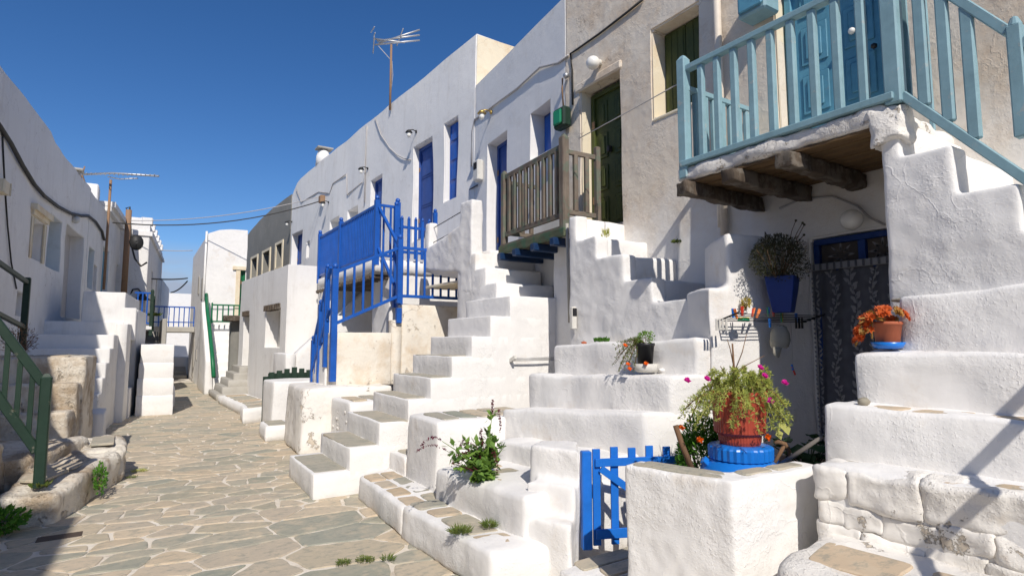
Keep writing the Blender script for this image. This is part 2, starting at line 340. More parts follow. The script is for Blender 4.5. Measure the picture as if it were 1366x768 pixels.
def lathe(name, prof, loc, mat, parent=None, n=32, ribs=0, smooth=True):
    if ribs: smooth = False
    vs = []; fs = []
    for (r_, z) in prof:
        for k in range(n):
            a = 2*math.pi*k/n; rr = r_*(1+(ribs if k % 2 else 0)); vs.append((loc[0]+rr*math.cos(a), loc[1]+rr*math.sin(a), loc[2]+z))
    m_ = len(prof)
    for i in range(m_-1):
        for k in range(n): fs.append((i*n+k, i*n+(k+1) % n, (i+1)*n+(k+1) % n, (i+1)*n+k))
    fs.append(tuple(range(n))[::-1]); fs.append(tuple((m_-1)*n+k for k in range(n)))
    return mesh(name, vs, fs, mat, parent, smooth)
def ball(name, c, r_, mat, parent=None, sub=2, sq=(1, 1, 1), amp=0):
    bm = bmesh.new(); bmesh.ops.create_icosphere(bm, subdivisions=sub, radius=1)
    for v in bm.verts:
        k = 1+(noise.noise(v.co*1.7+Vector(c))*amp if amp else 0); v.co = Vector((c[0]+v.co.x*r_*sq[0]*k, c[1]+v.co.y*r_*sq[1]*k, c[2]+v.co.z*r_*sq[2]*k))
    return tobj(name, bm, mat, parent)
def sag(a, b, s, n=14):
    a = Vector(a); b = Vector(b); return [a.lerp(b, i/n)-Vector((0, 0, s*4*(i/n)*(1-i/n))) for i in range(n+1)]

# ------------------------------------------------------------ walls with openings
class Wall:
    def __init__(s, p0, p1):
        s.p0 = Vector((p0[0], p0[1])); d = Vector((p1[0], p1[1]))-s.p0; s.L = d.length; s.d = d.normalized(); s.n = Vector((-s.d.y, s.d.x))
    def pt(s, u, z, off=0): q = s.p0+s.d*u+s.n*off; return Vector((q.x, q.y, z))
    def at(s, px, py, off=0):
        """u and z of a photograph point on this wall's plane"""
        r = ray(px, py); q = s.p0+s.n*off; t = q.dot(s.n)/(r.x*s.n.x+r.y*s.n.y)
        P = Vector((r.x*t, r.y*t)); return ((P-s.p0).dot(s.d), H+r.z*t)
def build_wall(name, W, zb, zt, thick, openings, mat, parent, reveal=.25, seg=.4, amp=.012, u0=0, u1=None, bev=.014, arch=()):
    """solid mass whose front has recessed openings (ua, ub, za, zc, depth)"""
    u1 = W.L if u1 is None else u1
    ztf = zt if callable(zt) else (lambda u: zt); zmin = min(ztf(u0+(u1-u0)*i/12) for i in range(13))
    us = {round(u0, 4), round(u1, 4)}; zs = {zb, zmin-.02}
    for o in openings: us |= {round(o[0], 4), round(o[1], 4)}; zs |= {o[2], o[3]}
    us = sorted(us); zs = sorted(zs)
    def densify(v):
        r_ = [v[0]]
        for a, b in zip(v, v[1:]):
            k = max(1, int((b-a)/seg)); r_ += [a+(b-a)*i/k for i in range(1, k+1)]
        return r_
    us = densify(us); zs = densify(zs); zs.append(None)
    bm = bmesh.new(); vm = {}
    def V(u, z, off, top=False):
        key = (round(u, 3), 'T' if top else round(z, 3), round(off, 3))
        if key not in vm:
            P = W.pt(u, ztf(u) if top else z, off)
            if amp and off > -thick+.01: P += noise.noise_vector(P*.9)*amp*1.1+noise.noise_vector(P*3)*amp*.25
            vm[key] = bm.verts.new(P)
        return vm[key]
    def opn(u, z):
        for i, o in enumerate(openings):
            if o[0] < u < o[1] and o[2] < z < o[3]: return i
        return -1
    cells = {}
    for i in range(len(us)-1):
        for k in range(len(zs)-1):
            top = zs[k+1] is None
            z1 = zs[k+1] if not top else zs[k]+.01
            cells[i, k] = -1 if top else opn((us[i]+us[i+1])/2, (zs[k]+z1)/2)
    def quad(*v):
        try: bm.faces.new(v)
        except ValueError: pass
    for (i, k), o in cells.items():
        a, b = us[i], us[i+1]; top = zs[k+1] is None
        off = 0 if o < 0 else -(openings[o][4] if len(openings[o]) > 4 else reveal)
        z0 = zs[k]; z1 = zs[k+1] if not top else 0
        quad(V(a, z0, off), V(b, z0, off), V(b, z1, off, top), V(a, z1, off, top))
        if o >= 0:
            for di, dk, e in ((-1, 0, ((a, z0), (a, z1))), (1, 0, ((b, z0), (b, z1))), (0, -1, ((a, z0), (b, z0))), (0, 1, ((a, z1), (b, z1)))):
                nb = cells.get((i+di, k+dk), -2)
                if nb != o and nb != -2: quad(V(*e[0], off), V(*e[1], off), V(*e[1], 0), V(*e[0], 0))
    for i in range(len(us)-1):     # roof, back
        a, b = us[i], us[i+1]
        quad(V(a, 0, 0, True), V(b, 0, 0, True), V(b, 0, -thick, True), V(a, 0, -thick, True))
        quad(V(a, zb, -thick), V(b, zb, -thick), V(b, 0, -thick, True), V(a, 0, -thick, True))
    for u in (us[0], us[-1]):
        for k in range(len(zs)-1):
            top = zs[k+1] is None; quad(V(u, zs[k], 0), V(u, zs[k+1] or 0, 0, top), V(u, zs[k+1] or 0, -thick, top), V(u, zs[k], -thick))
    bmesh.ops.recalc_face_normals(bm, faces=bm.faces[:])
    if bev:
        es = [e for e in bm.edges if len(e.link_faces) == 2 and e.calc_face_angle(0) > .8]
        try: bmesh.ops.bevel(bm, geom=es, offset=bev, segments=2, affect='EDGES', clamp_overlap=True)
        except Exception: pass
    o = tobj(name, bm, mat, parent); o.data.set_sharp_from_angle(angle=R(38)); return o
def slab_on(name, W, ua, ub, za, zc, o0, o1, mat, parent, bev=.004):
    """box lying along a wall between offsets o0 and o1"""
    bm = bmesh.new(); bmesh.ops.create_cube(bm, size=1)
    for v in bm.verts: v.co = W.pt(ua if v.co.x < 0 else ub, za if v.co.z < 0 else zc, o0 if v.co.y < 0 else o1)
    if bev: bmesh.ops.bevel(bm, geom=bm.edges[:], offset=bev, segments=1, affect='EDGES')
    return tobj(name, bm, mat, parent, False)
def door(W, ua, ub, za, zc, off, mat, parent, panels=3, frame=True, leaves=1, name='door', handle=True):
    d = slab_on(name, W, ua, ub, za, zc, off-.05, off, mat, parent)
    if frame:
        t = .06
        for (a, b, c_, e) in ((ua-.005, ua+t, za, zc), (ub-t, ub+.005, za, zc), (ua+t, ub-t, zc-t, zc+.003)): slab_on('door_frame', W, a, b, c_, e, off-.01, off+.035, mat, d)
    lw = (ub-ua-.12)/leaves
    for l in range(leaves):
        for p in range(panels):
            hh = (zc-za-.14)/panels; a = ua+.06+l*lw+.07; b = ua+.06+(l+1)*lw-.07; c_ = za+.05+p*hh+.05; e = za+.05+(p+1)*hh-.05
            if b-a > .05:
                slab_on('panel', W, a, b, c_, e, off+.001, off+.012, mat, d, .008)
                slab_on('panel', W, a+.05, b-.05, c_+.05, e-.05, off+.012, off+.024, mat, d, .008)
    for k in (.2, .75): slab_on('hinge', W, ub-.075, ub-.02, za+(zc-za)*k, za+(zc-za)*k+.1, off+.034, off+.042, RUSTM, d, 0)
    slab_on('threshold', W, ua+.002, ub-.002, za+.001, za+.035, off-.0, off+.10, CONCL, d, .008)
    if handle: ball('handle', W.pt(ua+.12, za+(zc-za)*.47, off+.05), .028, IRON, d, 1)
    return d
def lantern(W, u, z, label, mat=IRON, glass=True):
    t = thing('wall_lantern', label, 'lamp', 'lanterns on the white house fronts', W.pt(u, z))
    def T(du, dz, o): return W.pt(u+du, z+dz, o)-t.location
    tube('bracket', [T(0, 0, -.01), T(0, .03, .1), T(0, .0, .2)], .012, mat, t)
    c = T(0, -.06, .2); lathe('lamp_shade', [(.085, 0), (.05, .05), (.015, .07)], c, mat, t, 14)
    lathe('glass', [(.03, -.11), (.05, -.07), (.052, 0)], c, GLOBE, t, 12)
    lathe('back_plate', [(.03, -.03), (.03, .03)], T(0, 0, .01), mat, t, 10); return t
def leaf_bm(bm, p, d, up, L, W_, fold=.15):
    d = d.normalized(); s = d.cross(up)
    if s.length < 1e-3: s = d.cross(Vector((1, 0, 0)))
    s.normalize(); n_ = s.cross(d)
    a = bm.verts.new(p); b = bm.verts.new(p+d*L*.45+s*W_/2+n_*fold*L*.3); c = bm.verts.new(p+d*L); e = bm.verts.new(p+d*L*.45-s*W_/2+n_*fold*L*.3); f = bm.verts.new(p+d*L*.5)
    bm.faces.new((a, b, f)); bm.faces.new((b, c, f)); bm.faces.new((c, e, f)); bm.faces.new((e, a, f))
def union(name, blocks, mat, parent=None, vox=.022, sm=6, amp=.012, freq=3.0):
    """several masses plastered over as one continuous skin: (quad plan, zb, zt) blocks merged and softened"""
    bm = bmesh.new()
    for (c, zb, zt) in blocks:
        zb = [zb]*4 if not hasattr(zb, '__len__') else zb; zt = [zt]*4 if not hasattr(zt, '__len__') else zt
        b = [bm.verts.new((p[0], p[1], z)) for p, z in zip(c, zb)]; t = [bm.verts.new((p[0], p[1], z)) for p, z in zip(c, zt)]
        fs = [bm.faces.new(b[::-1]), bm.faces.new(t)]+[bm.faces.new((b[i], b[(i+1) % 4], t[(i+1) % 4], t[i])) for i in range(4)]
        bmesh.ops.recalc_face_normals(bm, faces=fs)
    me = bpy.data.meshes.new(name); bm.to_mesh(me); bm.free(); o = bpy.data.objects.new(name, me); COL.objects.link(o)
    m = o.modifiers.new('r', 'REMESH'); m.mode = 'VOXEL'; m.voxel_size = vox
    if sm: s_ = o.modifiers.new('s', 'SMOOTH'); s_.factor = .5; s_.iterations = sm
    dg = bpy.context.evaluated_depsgraph_get(); me2 = bpy.data.meshes.new_from_object(o.evaluated_get(dg)); COL.objects.unlink(o); bpy.data.objects.remove(o); bpy.data.meshes.remove(me)
    for v in me2.vertices: v.co += noise.noise_vector(v.co*freq)*amp+noise.noise_vector(v.co*freq*3.3)*amp*.4+noise.noise_vector(v.co*freq*.4)*amp
    me2.name = name; me2.materials.clear(); return obj(name, me2, mat, parent, True)
def rdir(r_): 
    while True:
        v = Vector((r_.uniform(-1, 1), r_.uniform(-1, 1), r_.uniform(-1, 1)))
        if .1 < v.length < 1: return v.normalized()
# ------------------------------------------------------------ ground
def flat(name, pts, z, mat, kind='structure'): return tag(mesh(name, [(p[0], p[1], z) for p in pts], [tuple(range(len(pts)))], mat), kind=kind)
flat('ground', rect(-400, -200, 400, 900), -.03, CONCL)
def left_edge(y):      # line of the left frontage at street level
    return -2.3 if y < 6 else (-1.4 if y < 9 else (-.75+(y-9)*.05 if y < 20 else -.1+(y-20)*.06))
street = flat('street', rect(-2.9, .4, 3.4, 44), 0, MORTAR)
def clip(poly, px_, py_, nx, ny):
    r_ = []; n_ = len(poly)
    for i in range(n_):
        a, b = poly[i], poly[(i+1) % n_]; da = (a[0]-px_)*nx+(a[1]-py_)*ny; db = (b[0]-px_)*nx+(b[1]-py_)*ny
        if da <= 0: r_.append(a)
        if da*db < 0: t = da/(da-db); r_.append((a[0]+(b[0]-a[0])*t, a[1]+(b[1]-a[1])*t))
    return r_
def stone_polys(x0, y0, x1, y1, sx_, sy_, seed, jit=.42, rot=0):
    rr = random.Random(seed); pts = []
    ny = int((y1-y0)/sy_)+3; nx = int((x1-x0)/sx_)+3
    for j in range(-1, ny):
        off = rr.uniform(0, 1)
        for i in range(-1, nx):
            if rr.random() < .16: continue
            pts.append((x0+(i+off+rr.uniform(-jit, jit))*sx_, y0+(j+rr.uniform(-jit, jit)*.8)*sy_))
            if rr.random() < .16: pts.append((pts[-1][0]+rr.uniform(.3, .5)*sx_, pts[-1][1]+rr.uniform(-.3, .3)*sy_))
    keep = []
    for (ax, ay) in pts:      # a patch of larger slabs in front of the long staircase
        if .7 < ax < 2 and 3.6 < ay < 5.8 and any(((ax-bx)/.55)**2+((ay-by)/.36)**2 < 1 for bx, by in keep): continue
        keep.append((ax, ay))
    pts = keep; res = []
    for (ax, ay) in pts:
        if not (x0-sx_ < ax < x1+sx_ and y0-sy_ < ay < y1+sy_): continue
        pl = [(ax-sx_*2, ay-sy_*2.4), (ax+sx_*2, ay-sy_*2.4), (ax+sx_*2, ay+sy_*2.4), (ax-sx_*2, ay+sy_*2.4)]
        for (bx, by) in pts:
            if (bx, by) != (ax, ay) and abs(bx-ax) < sx_*4 and abs(by-ay) < sy_*5:
                k = (sx_/sy_)**2*.75+.25       # stones longer across the lane
                mx_, my_ = (ax+bx)/2, (ay+by)/2; pl = clip(pl, mx_, my_, bx-ax, (by-ay)*k)
                if len(pl) < 3: break
        for (cx_, cy_, nx_, ny_) in ((x0, 0, -1, 0), (x1, 0, 1, 0), (0, y0, 0, -1), (0, y1, 0, 1)):
            if len(pl) >= 3: pl = clip(pl, cx_, cy_, nx_, ny_)
        if len(pl) >= 3: res.append(pl)
    return res
def area(pl): return abs(sum(pl[i][0]*pl[(i+1) % len(pl)][1]-pl[(i+1) % len(pl)][0]*pl[i][1] for i in range(len(pl))))/2
def stone_mesh(pl, z0, h, gap, rr, wob=.018, step=.13):
    """one paving stone: outline shrunk by the joint, wobbly cut edge, worn rim"""
    n_ = len(pl); cx_ = sum(p[0] for p in pl)/n_; cy_ = sum(p[1] for p in pl)/n_
    if sum(pl[i][0]*pl[(i+1) % n_][1]-pl[(i+1) % n_][0]*pl[i][1] for i in range(n_)) < 0: pl = pl[::-1]
    q = []
    ins = pl
    for i in range(n_):
        a, b = pl[i], pl[(i+1) % n_]; dx, dy = b[0]-a[0], b[1]-a[1]; l = math.hypot(dx, dy)
        if l < 1e-6: continue
        ins = clip(ins, a[0]-dy/l*gap, a[1]+dx/l*gap, dy/l, -dx/l)
        if len(ins) < 3: return None
    if area(ins) < .004: return None
    n_ = len(ins); cr = []
    for i in range(n_):         # round the corners
        a, b, c_ = Vector(ins[i-1]), Vector(ins[i]), Vector(ins[(i+1) % n_]); la = (a-b).length; lc = (c_-b).length; r_ = min(.035, la*.3, lc*.3)
        p1 = b+(a-b).normalized()*r_; p2 = b+(c_-b).normalized()*r_; cr += [p1, b*.5+p1*.25+p2*.25, p2]
    for i in range(len(cr)):
        a, b = cr[i], cr[(i+1) % len(cr)]; l = (b-a).length; k = max(1, int(l/step))
        for j in range(k): q.append(a.lerp(b, j/k))
    ctr = Vector((cx_, cy_)); out_ = []
    for p in q:
        w_ = (noise.noise(Vector((p.x*5, p.y*5, 3)))-.25)*wob+noise.noise(Vector((p.x*17, p.y*17, 8)))*wob*.3; out_.append(p+(p-ctr).normalized()*w_)
    m_ = len(out_); tx, ty = rr.uniform(-.006, .006), rr.uniform(-.006, .006); vs = []
    for (k, z) in ((1.0, z0-.01), (1.0, z0+h*.5), (.985, z0+h)):
        for p in out_:
            e = p-ctr; L_ = e.length; s_ = max(.5, (L_-(1-k)*.6)/L_) if L_ > 0 else 1
            P = ctr+e*s_; vs.append((P.x, P.y, z+(tx*e.x+ty*e.y if z > z0 else 0)))
    fs = []
    for r_ in range(2):
        for i in range(m_): fs.append((r_*m_+i, r_*m_+(i+1) % m_, (r_+1)*m_+(i+1) % m_, (r_+1)*m_+i))
    fs.append(tuple(2*m_+i for i in range(m_))); return vs, fs
polys = stone_polys(-2.7, 2.4, 2.6, 8, .37, .21, 5, .42)+stone_polys(-1.4, 8, 2.6, 15, .38, .24, 6, .42)+stone_polys(-.8, 15, 2.4, 26, .44, .32, 8, .42)
sm = []
for pl in polys:
    cy_ = sum(p[1] for p in pl)/len(pl); cx_ = sum(p[0] for p in pl)/len(pl)
    if cx_ < left_edge(cy_)-.1 or cx_ > 2.35: continue
    # inside the picture?
    v = Vector((cx_, cy_, 0))-Vector((0, 0, H)); dd = v.dot(FV)
    if dd < .5: continue
    px = CX+FOC*v.dot(RV)/dd; py = CY-FOC*v.dot(UV)/dd
    if px < -60 or px > 1400 or py > 830: continue
    d_ = stone_mesh(pl, 0, .009, .004+.011*rnd.random()**2, rnd, .026, .07)
    if d_: sm.append((area(pl)/dd**2, d_))
sm.sort(key=lambda t: -t[0])
for i, (_, (vs, fs)) in enumerate(sm[:290]): mesh('paving_stone', vs, fs, SLATE, street)
SLATEF = stone('far paving stone', PAVC, obj_random=False)
vs_, fs_ = [], []
for (_, (vs, fs)) in sm[290:]:
    o_ = len(vs_); vs_ += vs; fs_ += [tuple(k+o_ for k in f) for f in fs]
if vs_: tag(mesh('far_paving_stones', vs_, fs_, SLATEF, street), kind='stuff')
def cap_stones(parent, c, z, nx, ny, mats, seed, h=.014, gap=.014, name='cap_stone'):
    """flat irregular stones bedded on top of a block whose plan quad is c"""
    rr = random.Random(seed); c = [Vector(p) for p in c]
    zf = (lambda u, v: z) if not callable(z) else z
    for i in range(nx):
        for j in range(ny):
            u0, u1, v0, v1 = (i+rr.uniform(.0, .08))/nx, (i+1-rr.uniform(0, .08))/nx, (j+rr.uniform(0, .1))/ny, (j+1-rr.uniform(0, .1))/ny
            def B(u, v): q = c[0]*(1-u)*(1-v)+c[1]*u*(1-v)+c[2]*u*v+c[3]*(1-u)*v; return (q.x, q.y)
            d_ = stone_mesh([B(u0, v0), B(u1, v0+rr.uniform(-.03, .03)), B(u1, v1), B(u0, v1)], 0, h, gap, rr, .014, .09)
            if d_:
                zz = zf((u0+u1)/2, (v0+v1)/2)
                mesh(name, [(a, b, k+zz) for a, b, k in d_[0]], d_[1], rr.choice(mats), parent)

# ------------------------------------------------------------ right hand row of houses
def O(W, pa, pb, top, bot, depth=.22):
    a = W.at(pa, 400)[0]; b = W.at(pb, 400)[0]
    zc = W.at(*top)[1] if isinstance(top, tuple) else top; za = W.at(*bot)[1] if isinstance(bot, tuple) else bot
    return (min(a, b), max(a, b), za, zc, depth)
# the tan house with the olive door and the pale blue balcony door
WT = Wall((5.0, -2.6), (5.0, 6.37))
tan = thing('house', 'weathered tan plaster house with olive green door and pale blue balcony door at right', 'house', 'houses along the right of the lane', (5, 2, 0))
oW = O(WT, 941, 877, (873, 38), (878, 157), .28); oD = O(WT, 831, 778, (829, 90), 3.06, .30); oB = O(WT, 1200, 1050, 5.15, 3.12, .2); oN = O(WT, 1225, 1084, 2.50, .40, .14)
tan.location = (0, 0, 0)
build_wall('wall', WT, -.1, 8.2, 4, [oW, oD, oB, oN], TANW, tan, seg=.3, amp=.025, bev=.02)
for o_, m_ in ((oD, CREAM), (oW, CREAM), (oB, CREAM)):   # pale painted reveals
    slab_on('reveal', WT, o_[1]-.004, o_[1]+.001, o_[2], o_[3], -o_[4]+.002, -.012, m_, tan, 0)
slab_on('lintel', WT, oD[0]-.06, oD[1]+.10, oD[3]-.02, oD[3]+.10, -.2, .035, TANW, tan, .02)
dO = door(WT, oD[0]+.0, oD[1]-.02, oD[2]+.02, oD[3]-.06, -.20, OLIVE, tan, 4, leaves=2); dO['label'] = 'dark olive green panelled door'
slab_on('door_lock', WT, (oD[0]+oD[1])/2-.02, (oD[0]+oD[1])/2+.03, 4.12, 4.2, -.2, -.14, IRON, dO)
uw = (oW[0]+oW[1])/2
for (a, b) in ((oW[0], uw-.005), (uw+.005, oW[1]-.02)):
    s_ = slab_on('shutter', WT, a, b, oW[2]+.02, oW[3]-.02, -.24, -.205, OLIVE, tan)
    for k in range(3): slab_on('shutter_board', WT, a+.02+(b-a-.04)*k/3, a+.02+(b-a-.04)*(k+1)/3-.006, oW[2]+.05, oW[3]-.05, -.204, -.195, OLIVE, s_)
slab_on('sill', WT, oW[0], oW[1], oW[2]-.03, oW[2]+.008, -.2, .012, CREAM, tan, .01)
dB = door(WT, oB[0], oB[1]-.03, oB[2]+.01, oB[3], -.15, LBLUED, tan, 4, leaves=2); dB['label'] = 'pale blue panelled balcony door'
ball('knob', WT.pt(*WT.at(1137, 42, -.1), -.09), .03, GLOBE, dB, 2)
# house with brown balcony
W3 = Wall((5.0, 6.374), (5.35, 9.696))
h3 = thing('house', 'white house behind the brown wooden balcony with cobalt door and small window', 'house', 'houses along the right of the lane')
o3d = O(W3, 676.5, 649, (676, 174), 2.95, .3); o3w = O(W3, 736, 708, (735, 131), (708, 213), .3)
build_wall('wall', W3, -.1, 6.62, 4, [o3d, o3w], WALLW, h3, seg=.3, amp=.014)
door(W3, o3d[0], o3d[1], o3d[2], o3d[3], -.24, BLUED, h3, 3)
fw = slab_on('window', W3, o3w[0], o3w[1], o3w[2], o3w[3], -.30, -.26, BLUED, h3); slab_on('shutter', W3, o3w[0]+.05, o3w[1]-.05, o3w[2]+.06, o3w[3]-.06, -.26, -.235, BLUE, fw)
# long house with cobalt doors
W2 = Wall((5.35, 9.70), (4.74, 23.3))
h2 = thing('house', 'long white two-storey house with cobalt doors and tall blue shutter', 'house', 'houses along the right of the lane')
o2 = [O(W2, 574.5, 549, (574, 185), 3.9, .25), O(W2, 608, 591, (608, 157), (608, 264), .17), O(W2, 506, 491, (506, 235), 3.9, .25), O(W2, 474.5, 461, (474, 276), (461, 306), .35), O(W2, 450, 437, (450, 290), (437, 316), .35), O(W2, 400, 387, (400, 308), (400, 352), .3), O(W2, 410.5, 406.5, (410, 322), (410, 345), .15)]
def roof2(u): return 7.72-.02*u/13 if u < 12.3 else 7.7-.5*((u-12.3)/1.35)**2.2
build_wall('wall', W2, -.1, roof2, 4, o2, WALLW, h2, seg=.35, amp=.03, bev=.03)
mesh('side_wall', [(5.36, 9.693, 6.2), (9.2, 9.693, 6.2), (9.2, 9.693, 7.69), (5.39, 9.693, 7.69)], [(0, 1, 2, 3)], CREAM, h2)
for i in (0, 2): door(W2, o2[i][0], o2[i][1], o2[i][2], o2[i][3], -.17, BLUED, h2, 3, handle=True)
sh = slab_on('shutter', W2, o2[1][0]+.0, o2[1][1]-.03, o2[1][2], o2[1][3]-.03, -.165, -.12, BLUE, h2)
for k in range(4): hh = (o2[1][3]-o2[1][2])/4; slab_on('panel', W2, o2[1][0]+.08, o2[1][1]-.12, o2[1][2]+hh*k+.06, o2[1][2]+hh*(k+1)-.05, -.12, -.10, BLUE, sh, .01)
door(W2, o2[5][0], o2[5][1], o2[5][2], o2[5][3], -.25, BLUED, h2, 2, handle=False)
for i in (): slab_on('arch_head', W2, o2[i][0]-.005, o2[i][1]+.005, o2[i][3]-.1, o2[i][3]+.02, -.3, -.01, WALLW, h2, .05)
lathe('chimney', [(.26, 0), (.24, .3), (.2, .42), (.18, .5)], (5.1, 20.2, 7.7), WALLW, h2, 14)
box('chimney_cap', (4.85, 19.95, 8.26), (5.38, 20.4, 8.31), CONCL, h2)
# ground floor house with roof terrace, then the cement storey behind it
W4 = Wall((2.82, 13.98), (2.5, 19.0))
h4 = thing('house', 'low white house with flat terrace and two dark doorways under rough lintels', 'house', 'houses along the right of the lane')
o4 = [O(W4, 375, 355, (374, 411), (355, 463), .35), O(W4, 334, 326.5, (334, 420), (334, 520), .35)]
build_wall('wall', W4, -.1, 3.38, 2.3, o4, WALLW, h4, seg=.4, amp=.02)
for o_ in o4:
    for k in range(6): slab_on('lintel_pole', W4, o_[0]+k*(o_[1]-o_[0]-.02)/6+.02, o_[0]+(k+1)*(o_[1]-o_[0]-.02)/6-.03, o_[3]+.0, o_[3]+.10, -.1, .05, BEAMW, h4, .02)
    slab_on('door', W4, o_[0], o_[1], o_[2], o_[3], -.347, -.33, WPLAST, h4)
W4u = Wall((4.745, 23.45), (4.29, 31.7))
h4u = thing('house', 'grey cement rendered upper house with three small cream framed windows', 'house', 'houses along the right of the lane')
o5 = [O(W4u, 374.5, 366.5, (370, 327), (370, 357), .3), O(W4u, 358, 349, (353, 337), (353, 368), .3), O(W4u, 341.5, 334, (338, 345), (338, 374), .3)]
build_wall('wall', W4u, -.1, lambda u: 7.35-.5*(u/8.2)**3, 4, o5, CONC, h4u, seg=.5, amp=.02)
for o_ in o5:
    f_ = slab_on('window', W4u, o_[0], o_[1], o_[2], o_[3], -.297, -.27, CREAM, h4u)
    slab_on('pane', W4u, o_[0]+.1, o_[1]-.1, o_[2]+.1, o_[3]-.1, -.27, -.265, DARK, f_)
    for (a, b, c_, e) in ((o_[0]-.14, o_[0], o_[2]-.1, o_[3]+.1), (o_[1], o_[1]+.14, o_[2]-.1, o_[3]+.1), (o_[0], o_[1], o_[3], o_[3]+.1), (o_[0], o_[1], o_[2]-.1, o_[2])): slab_on('frame', W4u, a, b, c_, e, .0, .035, CREAM, f_)
# far white house that closes the view
W5 = Wall((3.12, 22.6), (1.85, 22.6))
h5 = thing('house', 'tall plain white house at the bend with green door and stone door frame', 'house', 'houses along the right of the lane')
od = O(W5, 326, 319, 4.14, 2.2, .2)
build_wall('wall', W5, -.1, lambda u: 5.6-.25*(u/1.27)**3, 6.8, [od], WHITE, h5, seg=.35, amp=.02, bev=.06)
door(W5, od[0], od[1], od[2], od[3], -.15, GREENM, h5, 3)
slab_on('door_frame', W5, od[1], od[1]+.13, od[2], od[3], 0, .03, CREAM, h5); slab_on('lintel', W5, od[0], od[1]+.25, od[3], od[3]+.12, 0, .06, CREAM, h5)
W5s = Wall((1.85, 22.6), (1.85, 29.4))
for (a, b, c_, e) in ((1.0, 1.5, 3.1, 3.9), (2.6, 3.0, 3.4, 4.1), (.5, .85, .4, 1.9), (2.3, 2.6, .9, 1.3), (3.5, 4.1, .2, 1.7)): slab_on('window', W5s, a, b, c_, e, -.01, .03, CONCL, h5, .01)
tube('drainpipe', [(1.81, 22.75, 5.45), (1.80, 22.75, 2.4)], .035, WHITE, h5, 8)
box('roof_block', (2.7, 22.7, 5.4), (3.0, 23.0, 5.6), WHITE, h5)
# white building far off beyond the footbridge
far = thing('house', 'distant white building beyond the blue footbridge', 'house')
WF = Wall((6, 42), (-3, 42)); build_wall('wall', WF, -.1, 4.6, 5, [], WHITE, far, seg=.8)
build_wall('side_wing', Wall((2.4, 33), (-.2, 34.5)), -.1, 3.2, 3, [], WHITE, far, seg=.8) if False else None
for (x, z0, z1) in ((-.1, 4.6, 7.4), (.35, 4.6, 6.6), (.95, 4.6, 6.9)):
    a_ = thing('roof_aerial', 'rusty aerial mast on the distant white roof, %s' % {-.1: 'tallest and leftmost', .35: 'thin middle one', .95: 'thick orange one at right'}[x], 'aerial', 'aerials on the distant roof', (x, 43, z0))
    tube('mast', [(0, 0, -.02), (0, 0, z1-z0)], .04 if x > .9 else .03, RUSTM, a_)
    if x < .9: tube('cross_arm', [(-.3, 0, z1-z0-.25), (.3, 0, z1-z0-.2)], .015, ALU, a_); tube('cross_arm', [(-.2, 0, z1-z0-.5), (.2, 0, z1-z0-.5)], .015, ALU, a_)
# footbridge
fb = thing('footbridge', 'concrete footbridge with cobalt railing across the far end of the lane', 'footbridge')
box('deck', (.2, 26.4, 1.95), (1.84, 27.9, 2.17), CONCL, fb, .02)
bar('rail', (.22, 26.5, 2.95), (1.82, 26.5, 2.95), .05, .05, BLUE, fb); bar('rail', (.22, 26.5, 2.35), (1.82, 26.5, 2.35), .04, .04, BLUE, fb)
for k in range(10): bar('baluster', (.24+k*.173, 26.5, 2.17), (.24+k*.173, 26.5, 2.93), .035, .035, BLUE, fb)
pr = thing('retaining_wall', 'shaded white wall and steps under the footbridge', 'wall')
soft('wall_block', rect(-.3, 28.1, .75, 30), 0, 1.9, WHITE, pr, seg=.3)
soft('wall_block', rect(1.1, 30, 1.9, 31), 0, .9, WHITE, pr, seg=.3)
for k in range(4): soft('step', rect(.78, 28.6+k*.5, 1.8, 31.5), 0, .16*(k+1), CONCL, pr, seg=.3)
# distant left stairs up to the bridge
ls = thing('staircase', 'grey stairs climbing to the footbridge behind the white block', 'stairs')
for k in range(7): soft('step', rect(-.2, 20.5+k*.35, .55, 23.6), .0, .9+.17*k, CONCL, ls, seg=.3, amp=.006)
box('parapet', (.56, 21.0, 0), (.70, 23.6, 2.3), CONCL, ls, .02)
# ------------------------------------------------------------ stairs on the right, far to near
def stair(label, group='whitewashed outside staircases'): return thing('staircase', label, 'stairs', group)
def railing(name, label, pts, zoff, hgt, mat, nper=.13, bw=.035, post=.07, top='pyramid', rails=(.1, 1.0), rail_h=.05, group=None, cat='railing', posts=True, parent=None, side=None, over=.06):
    """posts at every point, rails following, balusters between; pts carry their own z (floor level)"""
    t = parent or thing(name, label, cat, group, pts[0])
    org = Vector(pts[0]) if not parent else Vector((0, 0, 0)); P = [Vector(p)-org for p in pts]
    for i, p in enumerate(P):
        if posts is True or i in posts: bar('post', p+Vector((0, 0, zoff)), p+Vector((0, 0, hgt+over)), post, post, mat, t, top=top, side=side)
    for a, b in zip(P, P[1:]):
        d = (b-a); e = d.normalized()*post*.5; sd = Vector((0, 0, 1)).cross(d)
        for f in rails: bar('rail', a+e+Vector((0, 0, hgt*f)), b-e+Vector((0, 0, hgt*f)), .035 if f < 1 else .05, rail_h, mat, t, side=sd)
        n_ = max(1, int(round(Vector((d.x, d.y, 0)).length/nper)))
        for k in range(1, n_):
            q = a+d*(k/n_); bar('baluster', q+Vector((0, 0, hgt*rails[0]+.02)), q+Vector((0, 0, hgt*rails[-1]-.02)), bw, bw*.8, mat, t, side=d)
    return t
